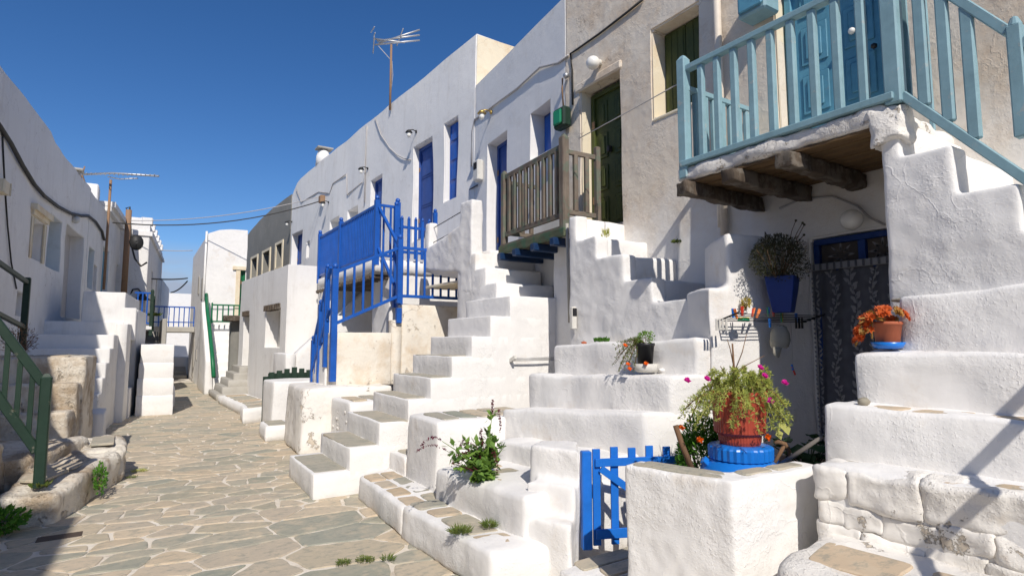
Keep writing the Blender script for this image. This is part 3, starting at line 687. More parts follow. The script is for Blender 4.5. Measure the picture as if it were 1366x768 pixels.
# --- concrete steps and bits at the bend
gs = thing('staircase', 'short bare grey cement steps at the bend', 'stairs')
for k in range(5): soft('step', rect(1.8+.15*k, 17.5+.1*k, 2.75, 19.6), 0, .18*(k+1), CONCL, gs, seg=.2, amp=.008)
soft('pillar', rect(2.35, 19.65, 2.75, 20.1), 0, 2.35, CONC, gs, seg=.3)
box('slab', (2.1, 19.3, 2.2), (2.72, 19.62, 2.38), BEAMW, gs, .02)
cb = thing('kerb', 'low white kerb with slab top before the far doorways', 'kerb')
soft('kerb_stone', [(1.78, 16.9), (2.5, 17.3), (2.7, 13.9), (1.95, 13.3)], 0, .2, WHITE, cb, seg=.2)
cap_stones(cb, [(1.9, 16.8), (2.45, 17.0), (2.62, 14.0), (2.05, 13.5)], .2, 1, 6, [SLATED, OCHRE], 3)
fs5 = stair('white stairs with curved green handrail up to the far house')
for k in range(9): soft('step', rect(1.95, 19.7+k*.3, 2.7, 22.58), 0, .24*(k+1), WHITE, fs5, seg=.2, amp=.008)
soft('side_wall', rect(1.72, 19.9, 1.94, 22.4), 0, (1.0, 1.0, 3.0, 3.0), WHITE, fs5, seg=.25)
tube('handrail', [(1.9, 19.3, .55), (1.88, 19.8, 1.2), (1.86, 20.6, 1.9), (1.85, 21.6, 2.6), (1.85, 22.3, 3.2)], .06, GREENM, fs5, 8)
railing('balcony_railing', 'small green railing by the far green door', [(2.0, 21.8, 2.2), (3.0, 21.8, 2.2)], 0, .62, GREENM, .16, .04, .05, posts=(0, 1))
# --- white ramp wall, little green gate, blocks
rw = stair('white stair wall with sloping parapet beside the dark green gate')
soft('side_wall', rect(2.55, 12.6, 2.75, 13.9), 0, 1.35, WHITE, rw, seg=.2)
soft('side_wall', [(2.76, 12.62), (4.9, 12.62), (4.9, 12.9), (2.76, 12.9)], 0, (1.35, 3.4, 3.4, 1.35), WHITE, rw, seg=.2)
for k in range(7): soft('step', rect(2.78+.28*k, 12.91, 5.2, 13.95), 0, 1.1+.2*k, WHITE, rw, seg=.25)
bk = thing('white_block', 'white block with grey left face below the little dark green gate', 'block')
soft('wall_block', rect(2.03, 11.0, 3.2, 12.0), 0, .88, WHITE, bk, seg=.12, amp=.012)
gg = thing('garden_gate', 'small dark green gate with stepped top behind the white block', 'gate', None, (2.2, 12.1, 0))
for k in range(7): bar('picket', (.0+.14*k, 0, .1), (.0+.14*k, 0, 1.0+.09*(1-abs(k-3)/3)), .1, .025, GREEND, gg, side=(1, 0, 0))
bar('rail', (-.06, .03, .92), (.9, .03, .92), .03, .12, GREEND, gg); bar('post', (-.1, .03, .0), (-.1, .03, .92), .1, .05, GREEND, gg)
sp = thing('doorstep', 'small white step with slate top at the foot of the gate wall', 'step', 'low steps on the far right kerb')
soft('step_block', [(1.75, 12.4), (2.3, 12.5), (2.3, 13.0), (1.8, 13.1)], 0, .3, WHITE, sp, seg=.1)
cap_stones(sp, [(1.8, 12.45), (2.25, 12.55), (2.25, 12.95), (1.84, 13.05)], .3, 1, 1, [SLATED], 2)
sp2 = thing('doorstep', 'low white step with weeds, in front of the rubble block', 'step', 'low steps on the far right kerb')
soft('step_block', [(1.75, 10.0), (2.2, 10.0), (2.2, 10.7), (1.78, 10.7)], 0, .25, WHITE, sp2, seg=.1)
cap_stones(sp2, [(1.79, 10.03), (2.16, 10.03), (2.16, 10.66), (1.82, 10.66)], .25, 1, 2, [SLATED], 4)
# --- tan wall with blue railings
tw = thing('garden_wall', 'cream and tan flaking wall below the cobalt railing', 'wall')
soft('base_block', [(1.98, 8.55), (3.3, 8.55), (3.3, 9.9), (2.05, 9.9)], 0, .93, OLDW, tw, r=.05, amp=.025, seg=.09, batter=.05)
soft('base_block', rect(2.36, 7.62, 3.0, 8.5), 0, .80, WHITE, tw, seg=.08, amp=.015)
cap_stones(tw, rect(2.42, 7.68, 2.95, 8.45), .8, 2, 1, [SLATED, SLATE], 5)
rb_ = random.Random(12)
for k in range(34):      # rubble showing through the missing wash
    z = rb_.uniform(.12, .72); y = rb_.uniform(7.72, 8.42); ball('rubble_stone', (2.375+rb_.uniform(-.0, .012), y, z), rb_.uniform(.025, .055), OLDW, tw, 1, (.6, 1.3, .7), .3)
soft('wall_block', rect(2.47, 9.0, 3.45, 9.22), .9, 1.74, FLAKE, tw, r=.02, seg=.1)
soft('wall_block', rect(3.452, 9.002, 3.62, 9.22), .9, 1.95, FLAKE, tw, r=.02, seg=.1)
soft('wall_block', rect(3.622, 9.0, 5.25, 9.22), 0, 2.2, FLAKE, tw, r=.02, seg=.1)
soft('wall_block', rect(2.45, 9.223, 2.62, 10.0), .9, (1.7, 1.7, 1.2, 1.2), WHITE, tw, r=.02, seg=.1)
tr_ = thing('terrace', 'white terrace mass behind the lower cobalt railing', 'terrace')
soft('terrace_wall', rect(3.75, 9.95, 5.34, 10.9), 0, 3.08, WHITE, tr_, seg=.15)
soft('terrace_wall', rect(3.47, 13.0, 5.2, 13.9), 0, 2.86, WHITE, tr_, seg=.2)
soft('terrace_wall', rect(4.95, 10.9, 5.25, 13.0), 0, 2.86, WHITE, tr_, seg=.2)
r1 = railing('railing', 'lower cobalt blue wooden railing on the cream wall', [(2.50, 8.98, 1.74), (3.55, 8.98, 2.22), (4.9, 8.98, 2.22)], -.0, 1.0, BLUE, .15, .035, .085, top='knob', rails=(.12, .92), cat='railing', group='cobalt railings', posts=(1,))
bar('post', (0, 0, -.75), (0, 0, .98), .09, .09, BLUE, r1, top='knob'); bar('post', (1.05, 0, .15), (1.05, 0, .4), .088, .088, BLUE, r1)
r2 = thing('railing', 'steep cobalt stair railing dropping down to the rubble block', 'railing', 'cobalt railings', (2.46, 9.1, .9))
for (y, z0, z1) in ((.15, .5, 1.85), (.5, -.0, 1.3), (.9, -.1, .72)): bar('post', (0, y, z0-.2 if y < .2 else z0), (0, y, z1), .075, .075, BLUE, r2, top='knob')
for dz in (0, -.65): bar('rail', (0, -.02, 1.85+dz), (0, .92, .62+dz*.7), .05, .05, BLUE, r2)
for k in range(6): y = .1+.13*k; bar('baluster', (0, y, 1.7-1.3*y-.55), (0, y, 1.8-1.33*y), .03, .03, BLUE, r2)
# upper blue balcony
ub = thing('balcony', 'far cobalt balcony with close upright bars over rough poles', 'balcony', None, (3.45, 9.9, 3.05))
soft('slab', rect(0, 0, 1.75, 4.0), -.22, .0, WHITE, ub, r=.03, seg=.2)
for k in range(16): y = .15+k*.25; bar('pole', (-.04, y, -.30), (1.75, y+rnd.uniform(-.03, .03), -.28), .09, .09, BEAMW, ub, bev=.3)
railing('', '', [(0.03, .03, 0), (.03, 2.25, 0), (.03, 3.95, 0)], -.1, 1.02, BLUE, .095, .032, .085, top='knob', rails=(.08, .97), parent=ub)
railing('', '', [(0.03, .03, 0), (.42, .03, 0)], -.2, 1.02, BLUE, .13, .035, .085, top='knob', rails=(.08, .97), parent=ub, posts=(1,))
bar('handrail', (0.05, -.0, .95), (.30, -.45, .15), .05, .05, BLUE, ub); bar('post', (.3, -.45, -.9), (.3, -.45, .15), .08, .08, BLUE, ub, top='knob')
bar('handrail', (.05, -.02, .2), (.30, -.45, -.7), .05, .05, BLUE, ub)
gt = thing('garden_gate', 'cobalt picket gate with round tops at the top of the blue railing', 'gate', None, (3.89, 9.86, 3.1))
for k in range(5): bar('picket', (.04+.135*k, 0, .0), (.04+.135*k, 0, .74), .055, .025, BLUE, gt, top='round', side=(1, 0, 0))
for z in (.12, .58): bar('rail', (-.05, .025, z), (.68, .025, z), .03, .05, BLUE, gt)
bar('post', (-.07, 0, -.9), (-.07, 0, .95), .08, .08, BLUE, gt, top='knob'); bar('post', (.70, 0, -.1), (.70, 0, .92), .07, .07, BLUE, gt, top='knob')
# --- overhanging landing with pillars
ov = thing('landing', 'white overhanging landing with parapet between brown balcony and blue gate', 'landing')
soft('slab', [(4.10, 7.9), (5.3, 7.9), (5.3, 9.25), (4.10, 9.25)], (2.55, 2.55, 2.8, 2.8), 3.02, WHITE, ov, r=.03, seg=.12)
union('parapet', [([(4.03, 7.7), (4.2, 7.7), (4.2, 9.08), (4.03, 9.08)], (2.62, 2.62, 2.80, 2.80), (3.38, 3.38, 3.16, 3.16)), (rect(4.03, 8.9, 4.2, 9.08), 2.8, 3.60), (rect(4.04, 7.42, 4.24, 7.78), 2.3, 3.70)], WHITE, ov, .025)
box('underside', (4.1, 7.95, 2.50), (5.2, 9.2, 2.54), CREAM, ov)
for z in (3.55, 3.3): tube('wire_rail', [(4.12, 9.1, z-.05), (4.12, 8.5, z), (4.16, 7.9, z+.08)], .007, IRON, ov)
# --- the tall staircase S3
s3 = stair('long straight white staircase with grey treads in the middle of the lane')
xs = [1.55, 1.91, 2.23, 2.56, 2.83, 3.10, 3.36, 3.62, 3.90]; zs3 = [.25, .48, .72, .95, 1.18, 1.42, 1.66, 1.91, 2.17]
for i, (x, z) in enumerate(zip(xs, zs3)):
    x1 = 4.4 if i < 8 else 5.05
    soft('step', [(x-.0, 6.14), (x1, 6.14), (x1, 7.36), (x+.02, 7.36)], 0, z, WHITE, s3, r=.014, amp=.007, seg=.06)
    if i < 6: cap_stones(s3, [(x+.008, 6.155), (xs[i+1]+.03, 6.155), (xs[i+1]+.03, 7.345), (x+.012, 7.345)], z-.007, 1, 1, [SLATED], 20+i, .014, .001, 'tread')
for i, (y, z) in enumerate([(6.72, 2.40), (7.02, 2.64), (7.30, 2.88)]): soft('step', [(4.05, y), (5.02, y), (5.1, 7.88), (4.05, 7.88)], 1.0, z, WHITE, s3, r=.025, seg=.08)
soft('landing_slab', [(4.3, 7.3), (5.1, 7.3), (5.25, 8.0), (4.3, 8.0)], 2.3, 2.95, WHITE, s3, seg=.12)
# --- stone-topped block
pb = thing('white_block', 'square white plinth with flat slate pieces on top beside the long staircase', 'block')
PBQ = [(2.33, 4.90), (3.6, 4.9), (3.6, 5.66), (2.36, 5.66)]
soft('plinth', PBQ, 0, .86, WHITE, pb, r=.03, amp=.012, seg=.07, batter=.03)
cap_stones(pb, [(2.42, 4.98), (3.5, 4.98), (3.5, 5.6), (2.44, 5.6)], .858, 5, 1, [SLATED, SLATE], 9, .016, .012)
lb = thing('white_block', 'small low white bench block in the corner by the staircase', 'block')
soft('plinth', rect(2.34, 5.68, 2.9, 6.12), 0, .42, WHITE, lb, r=.02, seg=.07)
cap_stones(lb, rect(2.38, 5.7, 2.86, 6.1), .415, 1, 1, [SLATED], 4)
# --- kerb strip and planting ledge
ks = thing('kerb', 'long raised white kerb paved on top with brown stones and weeds', 'kerb')
soft('kerb_block', [(1.95, 5.95), (2.36, 6.12), (2.36, 4.6), (1.88, 4.62)], 0, .24, WHITE, ks, r=.03, amp=.018, seg=.07)
soft('kerb_block', [(1.87, 4.6), (2.36, 4.6), (2.34, 3.18), (1.92, 3.26)], 0, .27, WHITE, ks, r=.035, amp=.02, seg=.06)
cap_stones(ks, [(1.97, 5.9), (2.33, 5.95), (2.33, 4.62), (1.93, 4.62)], .236, 2, 4, [OCHRE, SLATED, SLATE], 31, .012, .005)
cap_stones(ks, [(1.925, 4.6), (2.2, 4.6), (2.235, 3.32), (1.97, 3.38)], .266, 1, 5, [OCHRE, SLATED], 32, .012, .005)
pl_ = thing('planting_ledge', 'white ledge with brown earth top where the red amaranth grows', 'ledge')
soft('ledge_block', [(2.20, 4.66), (3.2, 4.88), (3.2, 3.36), (2.235, 3.34)], 0, (.50, .52, .56, .56), WHITE, pl_, r=.04, amp=.02, seg=.06)
cap_stones(pl_, [(2.32, 4.55), (2.74, 4.6), (2.76, 3.45), (2.34, 3.45)], .525, 1, 4, [OCHRE, SLATE], 40, .012, .012)
# --- staircase S2, lower flight (turning) and upper flight to the olive door
s2 = stair('broad white staircase that turns up to the olive green door')
NP0 = Vector((5.0, 2.89)); ND = Vector((-.978, .208))       # its near side runs from the niche towards the lane
def npx(px):
    r_ = ray(px, 400); k = r_.y/r_.x; t = (NP0.y-k*NP0.x)/(k*ND.x-ND.y); return NP0+ND*t
fA, nA = AX(667, 590, 2.86), npx(862)
lw = [((2.80, 4.62), (2.90, 3.42), .70, .72), ((3.06, 4.95), (3.30, 3.27), .93, 1.05), ((3.40, 5.0), (3.55, 3.22), 1.25, 1.33), ((3.72, 5.0), (3.80, 3.18), 1.55, 1.62)]
for i, (f_, n_, zf_, zn_) in enumerate(lw):
    back = npx(1060); soft('step', [f_, n_, (back.x, back.y) if i else (4.2, 3.1), (4.6, 5.3)], 0, (zf_, zn_, zn_, zf_), WHITE, s2, r=.032, amp=.022, seg=.055, maxn=30)
union('side_wall', [([npx(946), npx(1083.5), (5.02, 3.2), (4.2, 3.6)], .5, 2.04), ([npx(972), npx(1082.8), (5.01, 3.3), (4.45, 3.6)], 1.5, 2.50)], WHITE, s2, .025, 6, .012)
for i, (y, z) in enumerate([(3.5, 1.6), (3.75, 1.92), (4.04, 2.21), (4.43, 2.50), (4.86, 2.76), (5.24, 3.05)]):
    y0 = y if i else 3.5
    soft('step', [(4.27, y0), (5.02, y0-.02), (5.02, 5.36), (4.27, 5.34)], 1.35, z, WHITE if i > 0 else WHITE, s2, r=.035, amp=.014, seg=.06, maxn=28)
UPY = [(3.62, 1.66), (4.00, 1.92), (4.36, 2.22), (4.72, 2.50), (5.02, 2.78), (5.30, 3.06)]
union('side_wall', [([(4.17+.06*(y-3.42)/1.94, y), (4.4, y), (4.4, 5.36), (4.23, 5.36)], .4, z) for y, z in [(3.42, 1.98), (4.02, 2.22), (4.41, 2.51), (4.84, 2.77), (5.22, 3.06)]], WHITE, s2, .02, 5, .012)
soft('back_wall', rect(4.62, 5.36, 5.02, 6.2), 0, 3.0, WHITE, s2, seg=.1)
# --- pier and gate
pi_ = thing('gate_pier', 'white pier that carries the bright blue picket gate', 'pier')
union('pier_block', [([(2.44, 3.58), (2.60, 3.20), (2.88, 3.56), (2.7, 3.8)], 0, .84), ([(2.24, 3.42), (2.40, 3.04), (2.60, 3.22), (2.5, 3.5)], 0, .42), ([(2.36, 3.50), (2.52, 3.14), (2.66, 3.28), (2.6, 3.5)], 0, .62)], WHITE, pi_, .02, 12, .016)
gy = thing('garden_gate', 'bright blue picket gate with diagonal brace beside the white planter wall', 'gate', None, (2.66, 3.20, .18))
gdir = Vector((.93, -.37, 0)).normalized()
bar('post', (0, 0, 0), (0, 0, .66), .07, .06, BLUEG, gy, side=gdir)
for k in range(6): p = gdir*(.075+.132*k); bar('picket', p+Vector((0, 0, .02)), p+Vector((0, 0, .67+.01*(k % 2))), .055, .018, BLUEG, gy, side=gdir)
off = Vector((-gdir.y, gdir.x, 0))*-.022
for z, th in ((.58, .055), (.10, .065)): bar('rail', gdir*.06+off+Vector((0, 0, z)), gdir*.78+off+Vector((0, 0, z)), .018, th, BLUEG, gy, side=off)
bar('brace', gdir*.1+off+Vector((0, 0, .54)), gdir*.66+off+Vector((0, 0, .14)), .018, .05, BLUEG, gy, side=off)
bar('latch', gdir*.42+off*2+Vector((0, 0, .50)), gdir*.54+off*2+Vector((0, 0, .50)), .05, .05, BLUEG, gy, side=off)
fl = thing('doorstep', 'slate paved threshold inside the bright blue gate', 'step')
soft('step_block', [(2.30, 3.06), (2.36, 2.4), (4.6, 2.2), (4.6, 3.3)], 0, .16, WHITE, fl, r=.03, seg=.1)
cap_stones(fl, [(2.42, 3.1), (2.44, 2.45), (4.5, 2.3), (4.5, 3.2)], .158, 4, 2, [SLATE, SLATED], 51, .012, .008)
# --- planter wall
pw = thing('planter_wall', 'thick white angled planter wall with grey stone coping', 'wall')
pA, pB, pC = AZ(833, 617, .9), AZ(978, 641, .9), AZ(1088, 622, .9)
n1 = Vector((pB.y-pA.y, pA.x-pB.x)).normalized()*-1
union('wall_block', [([(pA.x, pA.y), (pB.x, pB.y), (pB.x+.16, pB.y+.14), (pA.x+.17, pA.y+.03)], -.05, (.89, .90, .90, .89)), ([(pB.x, pB.y), (pC.x+.05, pC.y-.0), (pC.x+.05, pC.y+.16), (pB.x+.12, pB.y+.16)], -.05, .898)], WHITE, pw, .014, 5, .010, 4)
cap_stones(pw, [(pA.x+.012, pA.y-.01), (pB.x+.02, pB.y+.03), (pB.x+.145, pB.y+.145), (pA.x+.15, pA.y)], .887, 1, 2, [SLATED], 60, .014, .004, 'coping_stone')
cap_stones(pw, [(pB.x+.15, pB.y+.03), (pC.x, pC.y+.03), (pC.x, pC.y+.15), (pB.x+.16, pB.y+.145)], .891, 2, 1, [SLATED], 61, .014, .004, 'coping_stone')
soft('earth', rect(2.75, 1.95, 3.6, 2.6), 0, .62, OCHRE, pw, seg=.1)
# --- right staircase: big ledges, rubble course, upper flight
sr = stair('big white staircase at the right edge with stone courses and wide ledges')
def ledge(c0, c1, z0, z1, zb_, mat=WHITE, xb=5.0, ye=-.9, seg=.04, r_=.024, **k):
    c0 = Vector(c0[:2]); c1 = Vector(c1[:2]); d = (c1-c0).normalized(); c1 = c0+d*((c0.y-ye)/abs(d.y))
    bk0 = Vector((xb, c0.y+.10)); return soft('step', [(c0.x, c0.y), (c1.x, c1.y), (xb, c1.y), (bk0.x, bk0.y)], zb_, (z0, z1, z1, z0), mat, sr, r=r_, amp=.02, seg=seg, maxn=44, **k)
T4a, T4b = AX(1197, 404, 3.86), AX(1366, 369, 3.90)
T3a = AX(1138, 470, 3.60); T2a = AX(1097, 541, 3.30); T2b = Vector((3.50, T2a.y-.87, 1.2)); T1a = AX(1088, 622, 3.02); T1b = AZ(1366, 664, .95)
ledge(T4a, T4b, 1.86, 2.02, .9)
ledge(T3a, (3.85, T3a.y-1.1), 1.54, 1.535, .8)
ledge(T2a, T2b, 1.24, 1.18, .5)
ledge(T1a, T1b, .955, .95, -.05, r_=.03)
t1d = Vector((T1b.x-T1a.x, T1b.y-T1a.y)).normalized(); t1n = Vector((t1d.y, -t1d.x))     # towards the lane
if t1n.x > 0: t1n = -t1n
t1n = t1n*1
def boulder(a, b, z0, z1, out_, seed, name='stone'):
    out_ = out_*.5; a -= .008; b += .008; z0 -= .01
    p0 = Vector((T1a.x, T1a.y))+t1d*a; p1 = Vector((T1a.x, T1a.y))+t1d*b; k = .24
    q = [p0+t1n*out_, p1+t1n*out_, p1-t1n*k, p0-t1n*k]
    rr = random.Random(seed); dz = lambda: rr.uniform(-.02, .02)
    soft(name, [(v.x, v.y) for v in q], (z0+dz(), z0+dz(), z0, z0), (z1+dz()*.4, z1+dz()*.4, z1, z1), OLDW, sr, r=min(.022, (z1-z0)*.25), amp=.024, seg=.02, maxn=30, freq=7)
for (a, b, z0, z1, o_, s_) in [(.0, .15, .80, .955, .03, 1), (.16, .46, .76, .955, .05, 2), (.47, .88, .79, .955, .04, 3), (.9, 1.3, .78, .955, .04, 4), (.02, .14, .68, .79, .03, 5), (.12, .30, .66, .77, .035, 6), (.30, .52, .67, .77, .03, 7), (.53, .72, .66, .79, .04, 8), (.73, .98, .65, .78, .03, 9), (1.0, 1.3, .64, .77, .03, 10),
                              (.0, .2, .55, .68, .03, 11), (.21, .45, .56, .66, .04, 12), (.46, .7, .55, .67, .03, 13), (.7, 1.0, .55, .65, .04, 14)]: boulder(a, b, z0, z1, o_, s_)
cap_stones(sr, [(T1a.x+.04, T1a.y-.03), (T1b.x+.06, T1b.y-.4), (T2b.x-.04, T2b.y-.6), (T2a.x-.0, T2a.y-.02)], .942, 4, 1, [OCHRE, OCHRE, SLATED], 70, .010, .004, 'tread')
cap_stones(sr, [(T2a.x+.09, T2a.y-.08), (T2b.x+.13, T2b.y-.3), (T2b.x+.36, T2b.y-.3), (T3a.x-.02, T3a.y-.05)], (lambda u, v: 1.233-.022*u), 4, 1, [OCHRE], 71, .006, .004, 'tread')
soft('step', [(2.40, 1.62), (2.62, .2), (3.1, .2), (3.1, 1.80)], -.05, .62, OLDW, sr, r=.06, amp=.03, seg=.045, maxn=36)
cap_stones(sr, [(2.50, 1.56), (2.70, .4), (2.98, .4), (2.9, 1.66)], .618, 3, 1, [OCHRE, OCHRE], 72, .014, .012, 'tread')
# upper flight, side face on x = 4.0, going down towards the viewer
for ya, yb, z in ((1.42, 1.72, 2.745), (1.12, 1.45, 2.455), (.80, 1.14, 2.165)): soft('step', rect(4.1, ya, 5.02, yb), 1.7, z, WHITE, sr, r=.015, amp=.008, seg=.05)
soft('landing_block', rect(4.1, 1.70, 5.02, 1.79), 1.5, 3.02, WHITE, sr, r=.02, amp=.008, seg=.05)
union('side_wall', [(rect(3.99, 1.695, 4.2, 1.80), 1.3, 3.04), (rect(3.99, 1.41, 4.2, 1.8), 1.3, 2.76), (rect(3.99, 1.11, 4.2, 1.8), 1.3, 2.47), (rect(3.99, .80, 4.2, 1.8), 1.3, 2.18)], WHITE, sr, .016, 5, .010)
hr = thing('stair_railing', 'pale blue handrail along the big right staircase whose shade falls across its ledges', 'railing', None, (2.3, .12, 0))
bar('rail', (0, 0, 1.50), (1.9, 0, 2.75), .045, .045, LBLUE, hr, side=(0, 1, 0)); bar('post', (.02, 0, 0), (.02, 0, 1.5), .08, .08, LBLUE, hr); bar('post', (1.86, 0, 1.8), (1.86, 0, 2.72), .05, .05, LBLUE, hr)
# ------------------------------------------------------------ brown wooden balcony
bb = thing('balcony', 'weathered brown wooden balcony with green stained beam beside the olive door', 'balcony', None, (4.31, 5.54, 3.02))
Pb = Vector((0, 0, 0)); Pa = Vector((.13, 1.60, 0)); Pc = Vector((.52, -.02, 0))
railing('', '', [Pb, Pa], -.12, 1.0, GWOOD, .165, .06, .085, top='pyramid', rails=(.13, .99), parent=bb, rail_h=.07)
railing('', '', [Pb, Pc], -.12, 1.0, GWOOD, .17, .06, .07, top=None, rails=(.16, .92), parent=bb, posts=(1,), rail_h=.06)
bar('post', Pb+Vector((0, 0, -.1)), Pb+Vector((0, 0, 1.1)), .10, .10, GWOOD, bb, top='pyramid')
railing('', '', [Pa, Pa+Vector((.62, -.03, 0))], -.12, 1.0, GWOOD, .17, .06, .07, top=None, rails=(.16, .92), parent=bb, posts=(), rail_h=.06)
for k in range(7): a = Pb+Vector((.0+.098*k, 0, 0)); bar('floor_board', a+Vector((0, -.04, -.03)), a+Vector((.13, 1.66, -.03)), .092, .03, GWOOD, bb, side=(1, 0, 0))
bar('edge_beam', Vector((-.035, -.06, -.10)), Vector((.10, 1.68, -.10)), .05, .11, GBEAM, bb, side=(1, 0, 0))
for y in (.12, .6, 1.1, 1.55): bar('joist', (-.12+y*.08, y, -.2), (.8, y, -.2), .10, .10, BBEAM, bb, side=(0, 1, 0))
# ------------------------------------------------------------ pale blue balcony
lb_ = thing('balcony', 'pale blue railed balcony on dark logs above the curtained doorway', 'balcony', None, (4.0, 1.72, 3.13))
def slab_edge(x): return x
soft('slab', rect(-.03, .03, 1.02, 1.75), -.125, -.0, OLDW, lb_, r=.03, amp=.024, seg=.035, maxn=46, freq=6)
for k in range(7): bar('plank', (.05+.14*k, .02, -.14), (.05+.14*k+rnd.uniform(-.01, .01), 1.72, -.14+rnd.uniform(-.012, .006)), .122, .022, PLANKW, lb_, side=(1, 0, 0))
for y, r_ in ((1.63, .062), (1.17, .062), (.68, .065)):
    rr = random.Random(int(y*100)); ww = .13 if y > .6 else .15; sk = rr.uniform(-.03, .03)
    soft('beam', [(-.11, y-ww/2), (.98, y-ww/2+sk), (.98, y+ww/2+sk), (-.11, y+ww/2)], (-.27, -.29, -.28, -.26), (-.155, -.157, -.157, -.155), BEAMW, lb_, r=.012, amp=.02, seg=.025, maxn=46, freq=7)
soft('corner_stone', rect(-.035, -.06, .2, .12), -.26, -.03, OLDW, lb_, r=.035, amp=.05, seg=.025, freq=6)
def lbal(nm, a, b, zt, zb_, n_, par):
    a = Vector(a); b = Vector(b)
    for k in range(1, n_+1):
        q = a.lerp(b, k/(n_+1)); bar('baluster', q+Vector((0, 0, zb_)), q+Vector((0, 0, zt)), .062, .05, LBLUE, par, side=(b-a), bev=.22)
lbal('', (0.02, 0, 0), (.02, 1.66, 0), .88, .06, 9, lb_)
bar('rail', (.02, -.02, .90), (.02, 1.66, .90), .075, .05, LBLUE, lb_, side=(1, 0, 0)); bar('rail', (-.01, -.03, .03), (-.01, 1.70, .03), .075, .05, LBLUE, lb_, side=(1, 0, 0))
lbal('', (.02, 1.66, 0), (1.0, 1.66, 0), .70, .02, 7, lb_); bar('rail', (.02, 1.66, .72), (1.0, 1.66, .72), .06, .05, LBLUE, lb_, side=(0, 1, 0)); bar('rail', (.02, 1.66, .04), (1.0, 1.66, .04), .05, .05, LBLUE, lb_, side=(0, 1, 0))
bar('post', (0.01, 1.68, -.1), (.01, 1.68, 1.0), .09, .09, LBLUE, lb_, top='pyramid', bev=.1); bar('post', (.02, -.02, -.02), (.02, -.02, 1.15), .10, .10, LBLUE, lb_, top='pyramid', bev=.1)
bar('board', (.12, -.03, .0), (.12, -.03, 1.05), .02, .09, LBLUE, lb_)
sr_ = thing('stair_railing', 'pale blue handrail sloping down the upper flight at the right edge', 'railing', None, (4.02, 1.66, 3.13))
bar('rail', (0, 0, .03), (0, -.86, -1.0), .05, .055, LBLUE, sr_, side=(1, 0, 0)); bar('rail', (0, -.02, .92), (0, -.55, .19), .055, .055, LBLUE, sr_, side=(1, 0, 0))
for y in (.12, .24, .36): bar('baluster', (0, -y, .06-1.19*y), (0, -y, .90-1.25*y), .065, .045, LBLUE, sr_, side=(0, 1, 0), bev=.2)
bar('post', (0, -.575, -.42), (0, -.575, .22), .07, .07, LBLUE, sr_, top='round')
for y in (.64, .76): bar('baluster', (0, -y, .06-1.19*y), (0, -y, .85-1.25*y), .065, .045, LBLUE, sr_, side=(0, 1, 0), bev=.2)
bar('rail', (0, -.60, .12), (0, -.86, -.20), .055, .055, LBLUE, sr_, side=(1, 0, 0))
pg = thing('metal_post', 'thin rusted pale blue upright on the wall behind the stair handrail', 'post', None, (4.93, 1.85, 2.95)); bar('bar', (0, 0, 0), (0, 0, 1.4), .03, .03, LBLUE, pg)
# ------------------------------------------------------------ doorway under the balcony
dn = slab_on('door', WT, oN[0], oN[1], oN[2], oN[3], -.138, -.10, DARK, tan); dn['label'] = 'cobalt framed door behind a net curtain'
zt_ = oN[3]; zc_ = WT.at(1096, 356)[1]
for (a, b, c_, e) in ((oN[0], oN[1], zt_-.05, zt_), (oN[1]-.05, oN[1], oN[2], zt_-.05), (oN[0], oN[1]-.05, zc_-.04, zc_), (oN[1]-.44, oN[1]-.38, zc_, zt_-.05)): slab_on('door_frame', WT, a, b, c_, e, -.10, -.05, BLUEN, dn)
LACEB = plain('lace behind glass', (.10, .085, .075), .9, var=.4)
slab_on('pane', WT, oN[0], oN[1]-.05, zc_, zt_-.05, -.098, -.09, LACEB, dn, 0)
def flat_leaf(bm, c, ang, L, W_, off):
    """a woven leaf standing just proud of the net"""
    u = (math.cos(ang), math.sin(ang)); v = (-u[1], u[0]); pts = [(0, 0), (L*.35, W_/2), (L*.7, W_*.35), (L, 0), (L*.7, -W_*.35), (L*.35, -W_/2)]
    vs = [bm.verts.new(WT.pt(c[0]+u[0]*p[0]+v[0]*p[1], c[1]+u[1]*p[0]+v[1]*p[1], off)) for p in pts]; bm.faces.new(vs)
bm = bmesh.new()
for cx_ in (oN[1]-.22, oN[1]-.56): 
    for r_ in (.05, .09):
        for k in range(8): a = k*math.pi/4; flat_leaf(bm, (cx_+.03*math.cos(a), (zc_+zt_)/2-.03+.03*math.sin(a)), a, r_, .02, -.088)
tag(tobj('lace_pattern', bm, LACE, dn, False), kind='stuff')
cu = thing('curtain', 'blue grey net curtain with white leaf vines in the shaded doorway', 'curtain')
vs = []; fs = []; nu, nz_ = 40, 30
cu0, cu1 = oN[1]+.00, oN[0]
def cw(u, z): return -.035+.012*math.sin(u*42+z*1.5)+.006*math.sin(u*17+z*4)
for i in range(nu+1):
    for k in range(nz_+1):
        u = cu0+(cu1-cu0)*i/nu; z = .45+(zc_+.03-.45)*k/nz_; vs.append(WT.pt(u, z, cw(u, z)))
for i in range(nu):
    for k in range(nz_): a = i*(nz_+1)+k; fs.append((a, a+1, a+nz_+2, a+nz_+1))
mesh('net', vs, fs, CURT, cu, True)
bm = bmesh.new(); rr = random.Random(3)
